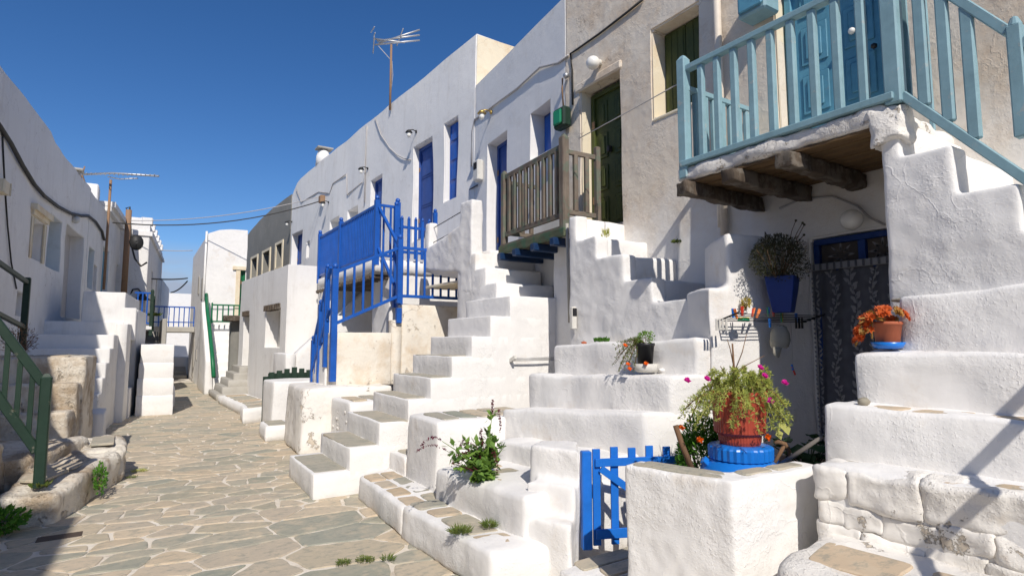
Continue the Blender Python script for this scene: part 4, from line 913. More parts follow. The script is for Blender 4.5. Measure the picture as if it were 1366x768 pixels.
def vine(uc, z0, z1, s_=1):
    z = z0; k = 0; pts = []
    while z < z1:
        u = uc+.022*math.sin(z*14+uc*30); pts.append(WT.pt(u, z, .004+cw(u, z)))
        if k % 3 == 0:
            sd = 1 if (k//3) % 2 else -1; flat_leaf(bm, (u+.004*sd, z), math.pi/2-sd*.95, .052*s_, .026*s_, .012+cw(u, z))
            flat_leaf(bm, (u-.004*sd, z+.01), math.pi/2+sd*.6, .04*s_, .02*s_, .012+cw(u, z))
        z += .013; k += 1
    for a, b in zip(pts, pts[1:]):
        w_ = .0025; vs4 = [bm.verts.new(p) for p in (a+Vector((0, w_, 0)), b+Vector((0, w_, 0)), b-Vector((0, w_, 0)), a-Vector((0, w_, 0)))]; bm.faces.new(vs4)
for j, du in enumerate((.17, .34, .50, .66)): vine(oN[1]-du, .5, zc_-.05, 1.25 if j % 2 else 1)
for k in range(44):
    z = .5+k*.04
    if z < zc_-.08: flat_leaf(bm, (oN[1]-.055+.015*math.sin(k*1.6), z), math.pi/2+.9*math.sin(k*1.6), .05, .02, .01); flat_leaf(bm, (oN[1]-.02, z), math.pi/2-.8, .025, .02, .008)
tobj('vine_pattern', bm, LACE, cu, False)
slab_on('header', WT, oN[0], oN[1]+.005, zc_-.03, zc_+.03, -.015, .008, LACE, cu)
for k in range(14): slab_on('pleat', WT, oN[1]-.02-.06*k-.018, oN[1]-.02-.06*k, zc_-.028, zc_+.028, .008, .013, CURT, cu)
# ------------------------------------------------------------ things on the wall of the niche
NW = Wall((npx(1083).x, npx(1083).y), (npx(862).x, npx(862).y))
def nwp(px, py, off): u, z = NW.at(px, py, off); return NW.pt(u, z, off)
gl = thing('wall_lamp', 'round opal globe lamp under the pale blue balcony', 'lamp', None, AX(1136, 293, 4.86)); ball('globe', (0, 0, 0), .085, GLOBE, gl, 3); lathe('lamp_base', [(.05, .03), (.05, .09)], (.06, 0, -.05), WPLAST, gl, 12)
cj = thing('cable', 'painted cable running from the globe lamp along the shaded wall', 'cable'); tube('wire', [AX(1180, 300, 4.985), AX(1160, 290, 4.985), AX(1145, 275, 4.985), AX(1110, 262, 4.985), AX(1070, 265, 4.985), AX(1040, 278, 4.985)], .009, WIREW, cj)
hp = thing('hanging_pot', 'square blue hanging pot under a dark bush in the shade', 'pot', None, nwp(1044, 385, .17))
bm = bmesh.new(); z0, z1 = -.20, .10
rg = [[bm.verts.new((r_*math.cos(math.pi/4+k*math.pi/2+.35), r_*math.sin(math.pi/4+k*math.pi/2+.35), z)) for k in range(4)] for r_, z in ((.10, z0), (.145, .0), (.16, z1), (.145, z1), (.14, z1-.03))]
for a, b in zip(rg, rg[1:]):
    for k in range(4): bm.faces.new((a[k], a[(k+1) % 4], b[(k+1) % 4], b[k]))
bm.faces.new(rg[0][::-1]); bm.faces.new(rg[-1]); bmesh.ops.bevel(bm, geom=bm.edges[:], offset=.006, segments=1, affect='EDGES'); tobj('pot_body', bm, BPLASTD, hp, False)
for s_ in (-1, 1): tube('hanger', [(s_*.1, .02, .08), (s_*.06, .1, .35), (0, .14, .5)], .004, WIRE, hp)
for k, ch in enumerate([(0, 1), (1, 0), (2, 1), (3, 0)]): bar('emblem', (.02+.012*k, -.121, -.055), (.025+.012*k, -.122, -.03), .005, .002, WPLAST, hp)
def bush(name, label, cat, c, rad, n, L, W_, mat, seed, up=.3, parent=None, stems=8, shell=.45, stemmat=None, part='foliage', base=None, droop=0):
    t = parent or thing(name, label, cat, None, c); rr = random.Random(seed); O_ = Vector((0, 0, 0)) if parent is None else Vector(c); bm = bmesh.new()
    lob = [(rdir(rr), rr.uniform(.5, 1)) for _ in range(9)]
    for i in range(n):
        d = rdir(rr); k = max([max(0, d.dot(l))**3*w_ for l, w_ in lob]+[.35]); rr_ = (shell+(1-shell)*rr.random()**.6)*(.62+.5*k)
        p = O_+Vector((d.x*rad[0], d.y*rad[1], d.z*rad[2]-droop*(d.x*d.x+d.y*d.y)))*rr_
        dd = (d+rdir(rr)*.8+Vector((0, 0, up))).normalized(); leaf_bm(bm, p, dd, rdir(rr), L*rr.uniform(.6, 1.2), W_*rr.uniform(.7, 1.2))
    tobj(part, bm, mat, t, False); sm_ = stemmat or BARK
    for i in range(stems):
        d = rdir(rr); b0 = Vector(base or (0, 0, -rad[2]*.9))+O_; e = O_+Vector((d.x*rad[0], d.y*rad[1], abs(d.z)*rad[2]*.8))*.85; m_ = b0.lerp(e, .5)+rdir(rr)*.02
        tube('stem', [b0, m_, e], [.006, .004, .002], sm_, t, 5)
    return t
bz = bush('potted_bush', 'dark bushy herb hanging above the clothes airer', 'plant', nwp(1038, 343, .19), (.33, .2, .24), 5200, .022, .008, L_BUSH, 3, stems=14)
for (x, y, z) in ((.32, -.05, .30), (.36, -.02, .22), (.28, 0, .34), (.38, 0, .33)): tube('stem', [(.12, 0, 0), (x*.75, y, z*.7), (x, y, z)], .003, BARK, bz, 5); ball('seed_head', (x, y, z), .012, L_BUSH, bz, 1)
def airer(label, px0, px1, py, n_, off0, parent_wall, clip_=True):
    a = parent_wall.at(px0, py, .02); b = parent_wall.at(px1, py, .02); t = thing('clothes_airer', label, 'clothes airer', 'wall mounted clothes airers', parent_wall.pt(a[0], a[1]))
    for k in range(n_): o_ = .05+off0*k; tube('rod', [parent_wall.pt(a[0], a[1]+.012*k, o_)-t.location, parent_wall.pt(b[0], a[1]+.012*k, o_)-t.location], .004, ALU if clip_ else IRON, t)
    for u in (a[0], b[0]):
        s_ = parent_wall.pt(u, a[1], 0)-t.location; e = parent_wall.pt(u, a[1]+.012*n_, .06+off0*(n_-1))-t.location; bar('bracket', s_, e, .012 if not clip_ else .03, .012 if not clip_ else .05, WPLAST if clip_ else IRON, t)
    return t, a, b
ta, a_, b_ = airer('small airer with coloured pegs and a cap under the hanging pot', 960, 1072, 428, 5, .045, NW, False)
def peg(px, py, m1_, m2_, k, tilt=.0, off=.14):
    p = nwp(px, py, off); t = thing('clothes_peg', '%s clothes peg on the airer under the hanging pot' % k, 'clothes peg', 'pegs on the airer', p)
    for s_, m_ in ((-.007, m1_), (.007, m2_)): bar('leg', (s_*.6, 0, -.035), (s_*1.6+tilt, 0, .04), .008, .012, m_, t)
peg(978, 418, BPLAST, BPLAST, 'leftmost, upright blue'); peg(983, 419, ORP, ORP, 'orange, second from the left', -.03); peg(990, 415, REDP, REDP, 'upright red, third from the left'); peg(1003, 417, REDP, ORP, 'slanting red', .03); peg(1009, 418, ORP, ORP, 'slanting orange', .05)
peg(1025, 416, GRP, BPLAST, 'dark green'); peg(1032, 417, REDP, REDP, 'shaded red'); peg(1043, 424, GRP, YEP, 'green and yellow'); peg(1062, 424, BPLAST, BPLAST, 'rightmost blue'); peg(1027, 431, BPLAST, BPLAST, 'blue, lower, holding the cap')
ORD = ['outermost', 'second', 'third', 'innermost']
for k, px in enumerate((956, 960, 964, 969, 1062, 1066, 1070)):
    p = nwp(px, 432 if k < 4 else 430, .15); t = thing('clothes_peg', ('pale grey wooden clothes peg, %s from the left end of the airer' % ORD[k]) if k < 4 else ('dark clothes peg at the shaded right end of the airer, %s' % ['nearest the cap', 'the middle one', 'nearest the door'][k-4]), 'clothes peg', 'pegs on the airer', p)
    for s_ in (-.006, .006): bar('leg', (s_, 0, -.05), (s_*.5, 0, .04), .009, .01, WPLAST if k < 4 else IRON, t)
cp = thing('cap', 'pale cloth cap hanging by its back from the airer', 'cap', None, nwp(1040, 452, .15))
vs, fs = [], []
for i, (z, rx, ry) in enumerate([(.11, .03, .02), (.09, .07, .05), (.04, .085, .07), (-.02, .09, .075), (-.07, .075, .06)]):
    for k in range(14): a = 2*math.pi*k/14; f = 1+.06*math.sin(k*3+i); vs.append((rx*math.cos(a)*f+z*.1, ry*math.sin(a)*f, z+.008*math.sin(k*2+i)))
for i in range(4):
    for k in range(14): fs.append((i*14+k, i*14+(k+1) % 14, (i+1)*14+(k+1) % 14, (i+1)*14+k))
fs.append(tuple(range(14))); mesh('crown', vs, fs, CLOTHC, cp, True)
vs, fs = [], []
for j, t_ in enumerate((0, .5, 1)):
    for k in range(9): a = math.pi*k/8; vs.append((-.055+.055*math.cos(a)*(1-.35*t_)-.03*t_, -.03*math.sin(a)-.01, -.065-.085*t_*(.6+.4*math.sin(a))))
for j in range(2):
    for k in range(8): fs.append((j*9+k, j*9+k+1, (j+1)*9+k+1, (j+1)*9+k))
bm_ = mesh('peak', vs, fs, CLOTHC, cp, True); md = bm_.modifiers.new('t', 'SOLIDIFY'); md.thickness = .006
df = bush('dried_flowers', 'small bunch of dried yellow flowers hanging on the niche wall', 'flowers', nwp(995, 404, .05), (.055, .04, .05), 260, .016, .010, leafm('dried yellow', (.5, .40, .04), (.4, .3, .03)), 8, stems=2)
oc = thing('string', 'thin string with a blue and red peg hanging below the airer', 'string', None, nwp(1055, 430, .1)); tube('cord', [(0, 0, 0), (0, 0, -.37)], .0025, WIREW, oc); bar('peg', (-.012, 0, -.37), (.03, 0, -.44), .012, .012, REDP, oc); bar('peg', (-.015, 0, -.35), (.0, 0, -.40), .014, .014, BPLAST, oc)
sg = thing('sponge', 'green and cream sponge lying on the airer', 'sponge', None, nwp(992, 428, .14)); 
box('pad', (-.045, -.03, 0), (.045, .03, .018), GRP, sg, .006); box('foam', (-.045, -.03, .0185), (.045, .03, .03), YEP, sg, .006)
# ------------------------------------------------------------ plants and pots in the planter
BC = AZ(985, 604, .90); BC = Vector((BC.x+.02, BC.y, .672))
dr = thing('drum', 'bright blue plastic drum with ribbed screw collar under the red pot', 'barrel', None, BC)
lathe('drum_body', [(.22, -.05), (.245, .05), (.25, .10), (.243, .13), (.215, .165), (.185, .19), (.175, .20)], (0, 0, 0), BPLAST, dr, 40)
lathe('collar', [(.178, .195), (.188, .20), (.190, .265), (.184, .275), (.15, .285)], (0, 0, 0), BPLAST, dr, 60, ribs=.035)
for a in (2.6, 5.8): bar('clamp', (.21*math.cos(a), .21*math.sin(a), .16), (.24*math.cos(a), .24*math.sin(a), .19), .05, .035, BPLAST, dr)
RP = BC+Vector((0, 0, .286))
rp = thing('flower_pot', 'large red ribbed pot on the blue drum', 'pot', None, RP)
lathe('pot_body', [(.118, 0), (.125, .02), (.128, .055), (.152, .075), (.154, .14), (.165, .31), (.172, .312), (.172, .33), (.155, .33), (.15, .29), (.0, .28)], (0, 0, 0), TERRA, rp, 90, ribs=.018)
po = thing('flowering_plant', 'trailing yellow green portulaca with magenta flowers in the large red pot', 'plant', None, RP+Vector((0, 0, .31)))
rr = random.Random(21); bm = bmesh.new()
for s_ in range(230):
    a = rr.uniform(0, 2*math.pi); R_ = rr.uniform(.10, .37)*(1.0 if math.cos(a-2.6) > 0 else .9); hgt = rr.uniform(.02, .14); dz = -rr.uniform(.05, .24) if R_ > .2 else rr.uniform(-.02, .10)
    P0 = Vector((.1*math.cos(a), .1*math.sin(a), 0)); P2 = Vector((R_*math.cos(a), R_*math.sin(a), dz+hgt*.3)); P1 = (P0+P2)/2+Vector((0, 0, hgt+.05))
    pts = [P0*(1-t)**2+P1*2*t*(1-t)+P2*t*t for t in (0, .25, .5, .75, 1)]
    if s_ % 4 == 0: tube('stem', pts, .0035, L_DRY if s_ % 8 else L_YG, po, 4)
    for t in (.5, .62, .74, .86, .95, 1.0):
        p = P0*(1-t)**2+P1*2*t*(1-t)+P2*t*t
        for k in range(6 if t < 1 else 9):
            dd = (rdir(rr)+Vector((math.cos(a), math.sin(a), .5))*.35).normalized(); leaf_bm(bm, p, dd, rdir(rr), rr.uniform(.02, .032), .006, .3)
tobj('foliage', bm, L_POR, po, False)
def bloom(c, r_, mat, parent, n=9):
    bm = bmesh.new(); c = Vector(c); rr = random.Random(int(c.x*999)); ax = (Vector((-.5, -.8, .5))+rdir(rr)*.4).normalized()
    for k in range(n):
        for j in (1, .6):
            s = ax.cross(Vector((math.cos(k), math.sin(k*2.3), .3))).normalized(); q = Matrix.Rotation(2*math.pi*k/n+j, 3, ax) @ s; leaf_bm(bm, c, (q*j+ax*(.9-j*.5)).normalized(), ax, r_*(.7+.3*j), r_*.8)
    return tobj('bloom', bm, mat, parent, False)
def at_depth(px, py, P):      # the point of the sight plane through P (parallel to nothing else than its own distance)
    r_ = ray(px, py); dd = (Vector(P)-Vector((0, 0, H))).dot(FV); return Vector((0, 0, H))+r_*dd
for (px, py) in ((917, 508), (943, 506), (1014, 491), (1020, 502), (1028, 535), (1047, 511)): bloom(at_depth(px, py, RP-Vector((.1, .2, 0)))-po.location, .026, L_MAG, po)
tg = [at_depth(x, y, RP) for x, y in ((978, 528), (979, 490), (977, 458))]
tube('twig', [p-po.location for p in tg], [.009, .007, .005], BARK, po, 6)
for c_ in ([(978, 510), (965, 495), (961, 488)], [(978, 500), (990, 470), (996, 445)], [(980, 500), (995, 487), (1020, 474)], [(978, 485), (974, 465), (970, 452)]): tube('twig', [at_depth(x, y, RP)-po.location for x, y in c_], [.004, .003, .002], BARK, po, 5)
mg = bush('marigold', 'green feathery marigold bush behind the blue drum with orange flowers', 'plant', (BC.x+.09, BC.y+.36, .78), (.24, .20, .34), 5600, .034, .013, L_MAR, 11, stems=12, up=.5, base=(0, 0, -.3))
for (px, py) in ((934, 587), (909, 571), (1024, 583), (951, 622)): bloom(at_depth(px, py, BC+Vector((0, .1, .2)))-mg.location, .028, L_ORF, mg, 8)
mg2 = bush('green_shrub', 'lush green leafy shrub between the red pot and the pink tub', 'plant', (BC.x+.28, BC.y+.22, .82), (.15, .16, .26), 1300, .05, .016, L_MAR, 13, stems=8, base=(0, 0, -.25))
for k, (px, py) in enumerate(((1037, 572), (1041, 560), (1047, 566))):
    bm = bmesh.new(); p = at_depth(px, py, BC+Vector((.25, 0, 0)))-mg2.location; leaf_bm(bm, p, Vector((.1, -.3, -1)), Vector((-.5, -.9, 0)), .07, .055); tobj('pale_leaf', bm, L_YG, mg2, False)
tb = thing('tub', 'pale pink plastic tub in the niche behind the walking stick', 'tub', None, (4.05, 2.42, .40))
lathe('tub_body', [(.20, 0), (.25, .3), (.27, .31), (.27, .345), (.25, .345), (.24, .3), (0, .28)], (0, 0, 0), PINKT, tb, 36)
bl = thing('foliage_plant', 'dark broad leaved plant growing in the pink tub', 'plant', None, (4.05, 2.42, .70))
rr = random.Random(5)
for k in range(26):
    a = rr.uniform(0, 6.28); R_ = rr.uniform(.05, .26); z = rr.uniform(.05, .22); bm = bmesh.new(); c_ = Vector((R_*math.cos(a), R_*math.sin(a), z)); d = Vector((math.cos(a), math.sin(a), -.3)).normalized(); s_ = d.cross(Vector((0, 0, 1))).normalized(); m_ = []
    ctr = bm.verts.new(c_)
    for j in range(10):
        t = 2*math.pi*j/10; q = c_+d*math.cos(t)*.065+s_*math.sin(t)*.06+Vector((0, 0, .012*math.sin(3*t))); m_.append(bm.verts.new(q))
    for j in range(10): bm.faces.new((ctr, m_[j], m_[(j+1) % 10]))
    tobj('leaf', bm, L_BIG, bl, True); tube('stalk', [(0, 0, -.04), c_*.6, c_], .004, L_BIG, bl, 4)
st1 = thing('stake', 'rough brown stake leaning by the marigolds', 'stick'); tube('stick', [at_depth(901, 567, BC+Vector((-.1, .1, 0))), at_depth(911, 596, BC+Vector((-.08, .05, 0))), at_depth(926, 632, BC+Vector((-.05, 0, 0)))], [.017, .018, .019], BARK, st1, 8)
wc = thing('walking_stick', 'curved brown walking cane propped beside the drum', 'walking stick'); tube('cane', [at_depth(x, y, BC+Vector((.1, -.1, 0))) for x, y in ((1050, 612), (1053, 602), (1047, 592), (1038, 589), (1033, 591))], [.011, .013, .015, .014, .012], BARK, wc, 8); tube('shaft', [at_depth(x, y, BC+Vector((.1, -.1, 0))) for x, y in ((1046, 594), (1036, 612), (1030, 622))], .012, BARK, wc, 7)
s3_ = thing('stick', 'grey stick leaning against the side of the right staircase', 'stick'); tube('shaft', [at_depth(1034, 624, BC+Vector((.05, -.15, 0))), AX(1097, 582, 3.33)], [.014, .011], STICKG, s3_, 8)
# ------------------------------------------------------------ succulent pot, stones on the right staircase
SP = AX(1185, 465, 3.80); SP = Vector((SP.x, SP.y+.0, 1.555))
sc_ = thing('saucer', 'blue saucer on the third ledge of the right staircase', 'saucer', None, SP); lathe('dish', [(.05, 0), (.075, .005), (.092, .04), (.088, .04), (.07, .012), (0, .01)], (0, 0, 0), BPLAST, sc_, 28)
sp_ = thing('flower_pot', 'small red pot standing in the blue saucer', 'pot', None, SP+Vector((0, 0, .012))); lathe('pot_body', [(.055, 0), (.06, .01), (.078, .13), (.083, .132), (.083, .15), (.072, .15), (0, .14)], (0, 0, 0), TERRA2, sp_, 28)
su = thing('succulent', 'orange sedum rosettes spilling from the small red pot', 'plant', None, SP+Vector((0, 0, .16)))
rr = random.Random(31); bm = bmesh.new(); bm2 = bmesh.new()
def rosette(bm, c, ax, r_):
    ax = ax.normalized(); s0 = ax.cross(Vector((.3, .2, 1))).normalized()
    for ring, (k_, tilt, sc2) in enumerate(((7, .25, 1), (6, .7, .85), (4, 1.3, .6))):
        for k in range(k_):
            q = Matrix.Rotation(2*math.pi*k/k_+ring*.5, 3, ax) @ s0; leaf_bm(bm, c, (q+ax*tilt).normalized(), ax, r_*sc2, r_*.55, .3)
LV = -RV
for k in range(46):
    a = rr.uniform(0, 6.28); e = rr.uniform(.1, 1.4); c_ = Vector((math.cos(a)*math.cos(e)*.13, math.sin(a)*math.cos(e)*.11, math.sin(e)*.085)); rosette(bm if k % 5 else bm2, c_, c_+Vector((0, -.06, .03))+rdir(rr)*.05, rr.uniform(.025, .036))
for k in range(26):
    t = rr.random(); c_ = LV*(.08+.13*t)+Vector((rr.uniform(-.03, .03), rr.uniform(-.04, .04), .03-.17*t**1.3+rr.uniform(-.02, .03))); rosette(bm if k % 4 else bm2, c_, LV+Vector((0, -.3, .3))+rdir(rr)*.5, rr.uniform(.022, .034))
tobj('rosettes', bm, L_SED, su, False); tag(tobj('yellowed_rosettes', bm2, L_SEDG, su, False), kind='stuff')
for k in range(5): e = LV*(.12+.02*k)+Vector((0, rr.uniform(-.04, .02), -.10+.03*k)); tube('stem', [(0, 0, 0), LV*.09+Vector((0, 0, .03)), e], .006, L_SEDG, su, 5)
pe = thing('pebble', 'round grey pebble on the second ledge of the right staircase', 'stone', None, AX(1152, 535, 3.46)); pe.location.z = 1.262; ball('stone', (0, 0, 0), .034, PEBB, pe, 2, (1.2, .9, .75), .15)
pf = thing('pebble', 'long flat grey green stone on the top ledge by the wall corner', 'stone', None, AX(1207, 402, 3.94)); pf.location.z = AX(1207, 401, 3.94).z+.005; ball('stone', (0, 0, 0), .07, PEBB, pf, 2, (.5, 1.15, .22), .1)
# ------------------------------------------------------------ pots and weeds on the middle stairs
BP = AX(861, 494, 3.68); BP.z = 1.335
bw = thing('bowl', 'cream bowl under the black pot on the turning staircase', 'bowl', None, BP); lathe('dish', [(.07, 0), (.10, .02), (.105, .075), (.1, .075), (.09, .03), (0, .02)], (0, 0, 0), WPLAST, bw, 28)
bpz = thing('flower_pot', 'black plastic pot standing in a cream bowl on the stairs', 'pot', None, BP+Vector((0, 0, .035))); lathe('pot_body', [(.06, 0), (.078, .19), (.085, .19), (.085, .215), (.075, .215), (0, .2)], (0, 0, 0), BLKP, bpz, 28)
wsn = thing('pebble', 'flat white stone beside the cream bowl', 'stone', None, BP+RV*.16+Vector((0, 0, .02))); ball('stone', (0, 0, 0), .045, WHITE, wsn, 2, (1.3, .9, .45), .1)
tp = thing('flowering_plant', 'trailing green plant with orange blooms spilling from the black pot', 'plant', None, BP+Vector((0, 0, .25)))
bush('', '', '', Vector((.0, 0, .03)), (.09, .08, .09), 500, .022, .009, leafm('fresh green', (.2, .35, .04), (.12, .25, .03)), 41, parent=tp, stems=3)
bm = bmesh.new(); rr = random.Random(8)
for s_ in range(42):
    t1 = rr.uniform(.10, .27); z_ = rr.uniform(-.24, .03); P2 = LV*t1+Vector((rr.uniform(-.06, .06), -.04+rr.uniform(-.05, .05), z_)); P1 = LV*t1*.5+Vector((0, -.03, .08))
    pts = [P1*2*t*(1-t)+P2*t*t for t in (0, .3, .6, .8, 1)]
    if s_ % 2: tube('stem', pts, .002, L_DRY, tp, 4)
    for t in (.4, .55, .7, .8, .9, 1):
        p = P1*2*t*(1-t)+P2*t*t
        for k in range(4): leaf_bm(bm, p, rdir(rr), rdir(rr), .018, .007, .2)
tobj('foliage', bm, L_GR, tp, False)
for (px, py) in ((838, 486), (840, 492), (834, 461), (862, 485)): bloom(at_depth(px, py, BP+Vector((-.05, -.1, 0)))-tp.location, .024, L_ORF, tp, 8)
def weed(label, c, r_, n, L, W_, mat, seed, hgt=1.0, name='weed'):
    t = thing(name, label, 'weed', None, c); rr = random.Random(seed); bm = bmesh.new()
    for i in range(n):
        a = rr.uniform(0, 6.28); q = Vector((math.cos(a), math.sin(a), 0))*r_*rr.random()**.7; d = (q.normalized()*rr.uniform(.2, 1)+Vector((0, 0, rr.uniform(.4, 1.2)*hgt))).normalized(); leaf_bm(bm, q+Vector((0, 0, rr.uniform(0, .03)*hgt)), d, rdir(rr), L*rr.uniform(.5, 1.2), W_)
    tobj('foliage', bm, mat, t, False); return t
for k, (px, py, z, r_, lab, lay) in enumerate([(614, 711, .285, .07, 'grassy green weed on the kerb top, nearer the plinth', 90), (653, 703, .285, .045, 'small tuft of weed at the back of the kerb top', 60), (487, 748, .012, .06, 'flat moss tuft in a paving joint below the kerb', 90), (458, 752, .012, .05, 'left hand moss tuft in the paving near the bottom edge', 70), (517, 748, .012, .04, 'small sprig in the paving right of the moss tufts', 20), (398, 588, .05, .07, 'green weed at the foot of the rubble block', 90)]):
    weed(lab, AZ(px, py, z), r_, lay*4, .045 if k < 2 or k > 3 else .018, .006, L_GR, 60+k, .7)
weed('round green weed on the turning stair landing', AX(803, 456, 4.0), .07, 200, .04, .022, leafm('landing weed', (.10, .25, .03), (.06, .16, .02)), 71, .8)
weed('thin yellow sprig on the top step beside the brown balcony', AX(808, 318, 4.4), .04, 60, .07, .01, L_YG, 72, 2.2)
weed('small dark weed at the wall foot below the olive door', AX(902, 324, 4.95), .05, 120, .03, .015, L_GR, 73, .7)
rb = thing('pebble', 'small reddish stone on the stair landing', 'stone', None, AX(779, 457, 3.95)); ball('stone', (0, 0, 0), .03, TERRA2, rb, 1, (1.3, 1, .6))
# amaranth
am = thing('amaranth', 'red flowered amaranth plant on the white ledge', 'plant', None, AZ(648, 637, .54)); rr = random.Random(15); bm = bmesh.new(); bm3 = bmesh.new()
for k in range(17):
    a = rr.uniform(0, 6.28); hgt = rr.uniform(.12, .34) if k else .50; lean = rr.uniform(.06, .30)*(1.5 if k % 4 == 0 else 1); q = Vector((math.cos(a)*lean, math.sin(a)*lean, 0)); 
    if k % 2 == 0: q = q+LV*.10*rr.random()
    if k == 0: q = -LV*.05
    pts = [Vector((q.x*t**1.3, q.y*t**1.3, hgt*t)) for t in (0, .35, .7, 1)]; tube('stem', pts, [.008, .006, .004, .002], L_AMR if k % 2 else L_AMA, am, 5)
    for t in [rr.uniform(.12, .97) for _ in range(34)]:
        p = Vector((q.x*t**1.3, q.y*t**1.3, hgt*t)); d = (rdir(rr)+Vector((0, 0, .1))).normalized(); leaf_bm(bm, p+d*.02, d, Vector((0, 0, 1)), rr.uniform(.055, .10)*(1.2-t*.5), .058*(1.15-t*.5), .10)
    if k in (0, 2, 4, 6, 9, 12):
        tip = pts[-1]; dr_ = 0 if k == 0 else 1
        for s_ in range(70):
            t = rr.random(); p = tip+Vector((q.x*.5*t*dr_, q.y*.5*t*dr_, (.10*t if not dr_ else .06*math.sin(t*3)-.05*t)))+LV*(.12*t*dr_ if k in (4, 6) else 0); leaf_bm(bm3, p, rdir(rr), rdir(rr), .016, .010)
for c_ in ([(640, 610), (622, 603), (606, 607), (604, 622)], [(640, 615), (625, 608), (612, 614), (612, 628)], [(645, 600), (641, 580), (642, 572)], [(664, 630), (662, 612), (657, 600)], [(668, 575), (667, 558), (665, 546)]):
    P_ = [at_depth(x, y, am.location)-am.location for x, y in c_]
    for a, b in zip(P_, P_[1:]):
        for s_ in range(40): leaf_bm(bm3, a.lerp(b, rr.random())+rdir(rr)*.007, rdir(rr), rdir(rr), .014, .009)
tobj('foliage', bm, L_AMA, am, False); tobj('flower_spikes', bm3, L_AMR, am, False)
# little blue things on the plinth, airer on the stair wall
bt = thing('tap_handle', 'small stepped bright blue block behind the slate topped plinth', 'block', None, AX(563, 549, 2.9)); bt.location.z = .872
for k, (a, b, h_) in enumerate(((0, .05, .05), (.052, .085, .038), (.087, .12, .026), (.122, .19, .012))): box('piece', (a, -.025, 0), (b, .025, h_), BLUE, bt)
SW = Wall((5.0, 6.135), (1.6, 6.135)); airer('thin metal clothes airer folded on the white stair wall', 682, 746, 481, 4, .02, SW)
ic = thing('intercom', 'small white box with dark window at the corner below the brown balcony', 'box', None, AX(768, 425, 4.0)); ic.location = AX(766, 424, 4.18); box('case', (-.05, -.03, -.13), (.02, .03, .13), WPLAST, ic, .01); box('window', (-.045, -.034, .02), (.012, -.0301, .11), DARK, ic)
# ------------------------------------------------------------ lamps, meters, cables on the right
lantern(W2, *W2.at(556, 176), 'dark wall lantern beside the upper cobalt door of the long house')
lantern(W2, *W2.at(491, 225), 'dark wall lantern above the smaller cobalt doorway, middle of the row')
lantern(W2, *W2.at(439, 270), 'dark wall lantern near the two arched niches')
lantern(W2, *W2.at(390, 296), 'dark wall lantern at the far end of the long white house')
lantern(W3, *W3.at(656, 150), 'brass bulkhead lantern over the deep doorway beside the grey cables', BRASS)
g2 = thing('wall_lamp', 'white opal globe lamp above the olive green door', 'lamp', None, AX(791, 84, 4.87)); ball('globe', (0, 0, 0), .09, GLOBE, g2, 3); lathe('lamp_base', [(.05, -.03), (.05, .03)], (.09, 0, .02), WPLAST, g2, 12)
g3 = thing('wall_lamp', 'small grey bulkhead lamp by the house corner cable', 'lamp', None, AX(755, 101, 4.93)); ball('glass', (0, 0, 0), .045, ALU, g3, 2)
mb = thing('meter_box', 'green electricity meter box at the corner above the brown balcony', 'meter box', None, AX(752, 158, 4.93)); box('case', (-.1, -.13, -.16), (.05, .13, .14), GREEND, mb, .03); box('cover', (-.13, -.09, -.12), (-.101, .09, .10), GRP, mb, .02)
tube('conduit', [(0, 0, .14), (0, .03, .45), (-.0, .02, .6)], .014, RUSTM, mb)
mw = thing('meter_box', 'small white meter box on the house corner between window and doorway', 'meter box', None, W3.pt(*W3.at(638, 228, .06), .06)); box('case', (-.07, -.1, -.2), (.06, .1, .2), WPLAST, mw, .02); box('dial', (-.074, -.06, .02), (-.071, .06, .15), DARK, mw)
ml = thing('meter_box', 'pale blue meter box on the wall above the pale blue balcony', 'meter box', None, AX(1013, 2, 4.9)); box('case', (-.14, -.15, -.17), (.09, .15, .2), LBLUE, ml, .02); box('lid', (-.165, -.13, -.13), (-.141, .13, .18), LBLUED, ml, .015)
dp = thing('drainpipe', 'cream rusted drainpipe beside the shuttered window', 'pipe', None, AX(957, 30, 4.93)); tube('pipe', [(0, 0, 1.8), (0, 0, -.35), (.0, 0, -2.25)], .04, PIPEW, dp, 12)
dp2 = thing('drainpipe', 'short pipe end below the balcony, left of the hanging bush', 'pipe', None, AX(962, 300, 4.93)); tube('pipe', [(0, 0, .55), (0, 0, -.02)], .035, PIPEW, dp2, 12)
dp3 = thing('drainpipe', 'thin dark pipe in the corner under the brown balcony', 'pipe', None, AX(760, 330, 4.3)); tube('pipe', [(0, .05, .3), (.03, .05, -.9)], .02, CONCL, dp3, 8)
def cable(label, pts, rad, mat, group='cables along the house fronts'):
    t = thing('cable', label, 'cable', group, pts[0]); tube('wire', [Vector(p)-t.location for p in pts], rad, mat, t, 5); return t
cable('dark cable climbing the tan wall above the globe lamp', [AX(x, y, 4.975) for x, y in ((857, 0), (835, 18), (800, 45), (770, 66), (761, 72), (763, 95), (764, 140))], .016, WIRE)
cable('grey cable bundle crossing the white house above the brass lantern', [W3.pt(*W3.at(x, y, .02), .02) for x, y in ((758, 74), (745, 84), (720, 90), (690, 118), (660, 140), (633, 160), (630, 175), (629, 222))], .018, WIREW)
cable('loose cable hanging from the small white meter box', [W3.pt(*W3.at(x, y, .02), .02) for x, y in ((637, 247), (628, 252), (619, 260), (617, 275))], .012, WIRE)
cable('sagging cable from the roof to the upper cobalt door', [W2.pt(*W2.at(x, y, .02), .02) for x, y in ((500, 157), (508, 180), (520, 198), (530, 207), (540, 212), (548, 213))], .014, WIREW)
cable('looping cable on the far part of the long house', [W2.pt(*W2.at(x, y, .02), .02) for x, y in ((395, 252), (402, 270), (415, 262), (425, 256), (440, 258), (444, 245), (462, 232), (463, 260), (483, 243))], .016, WIREW)
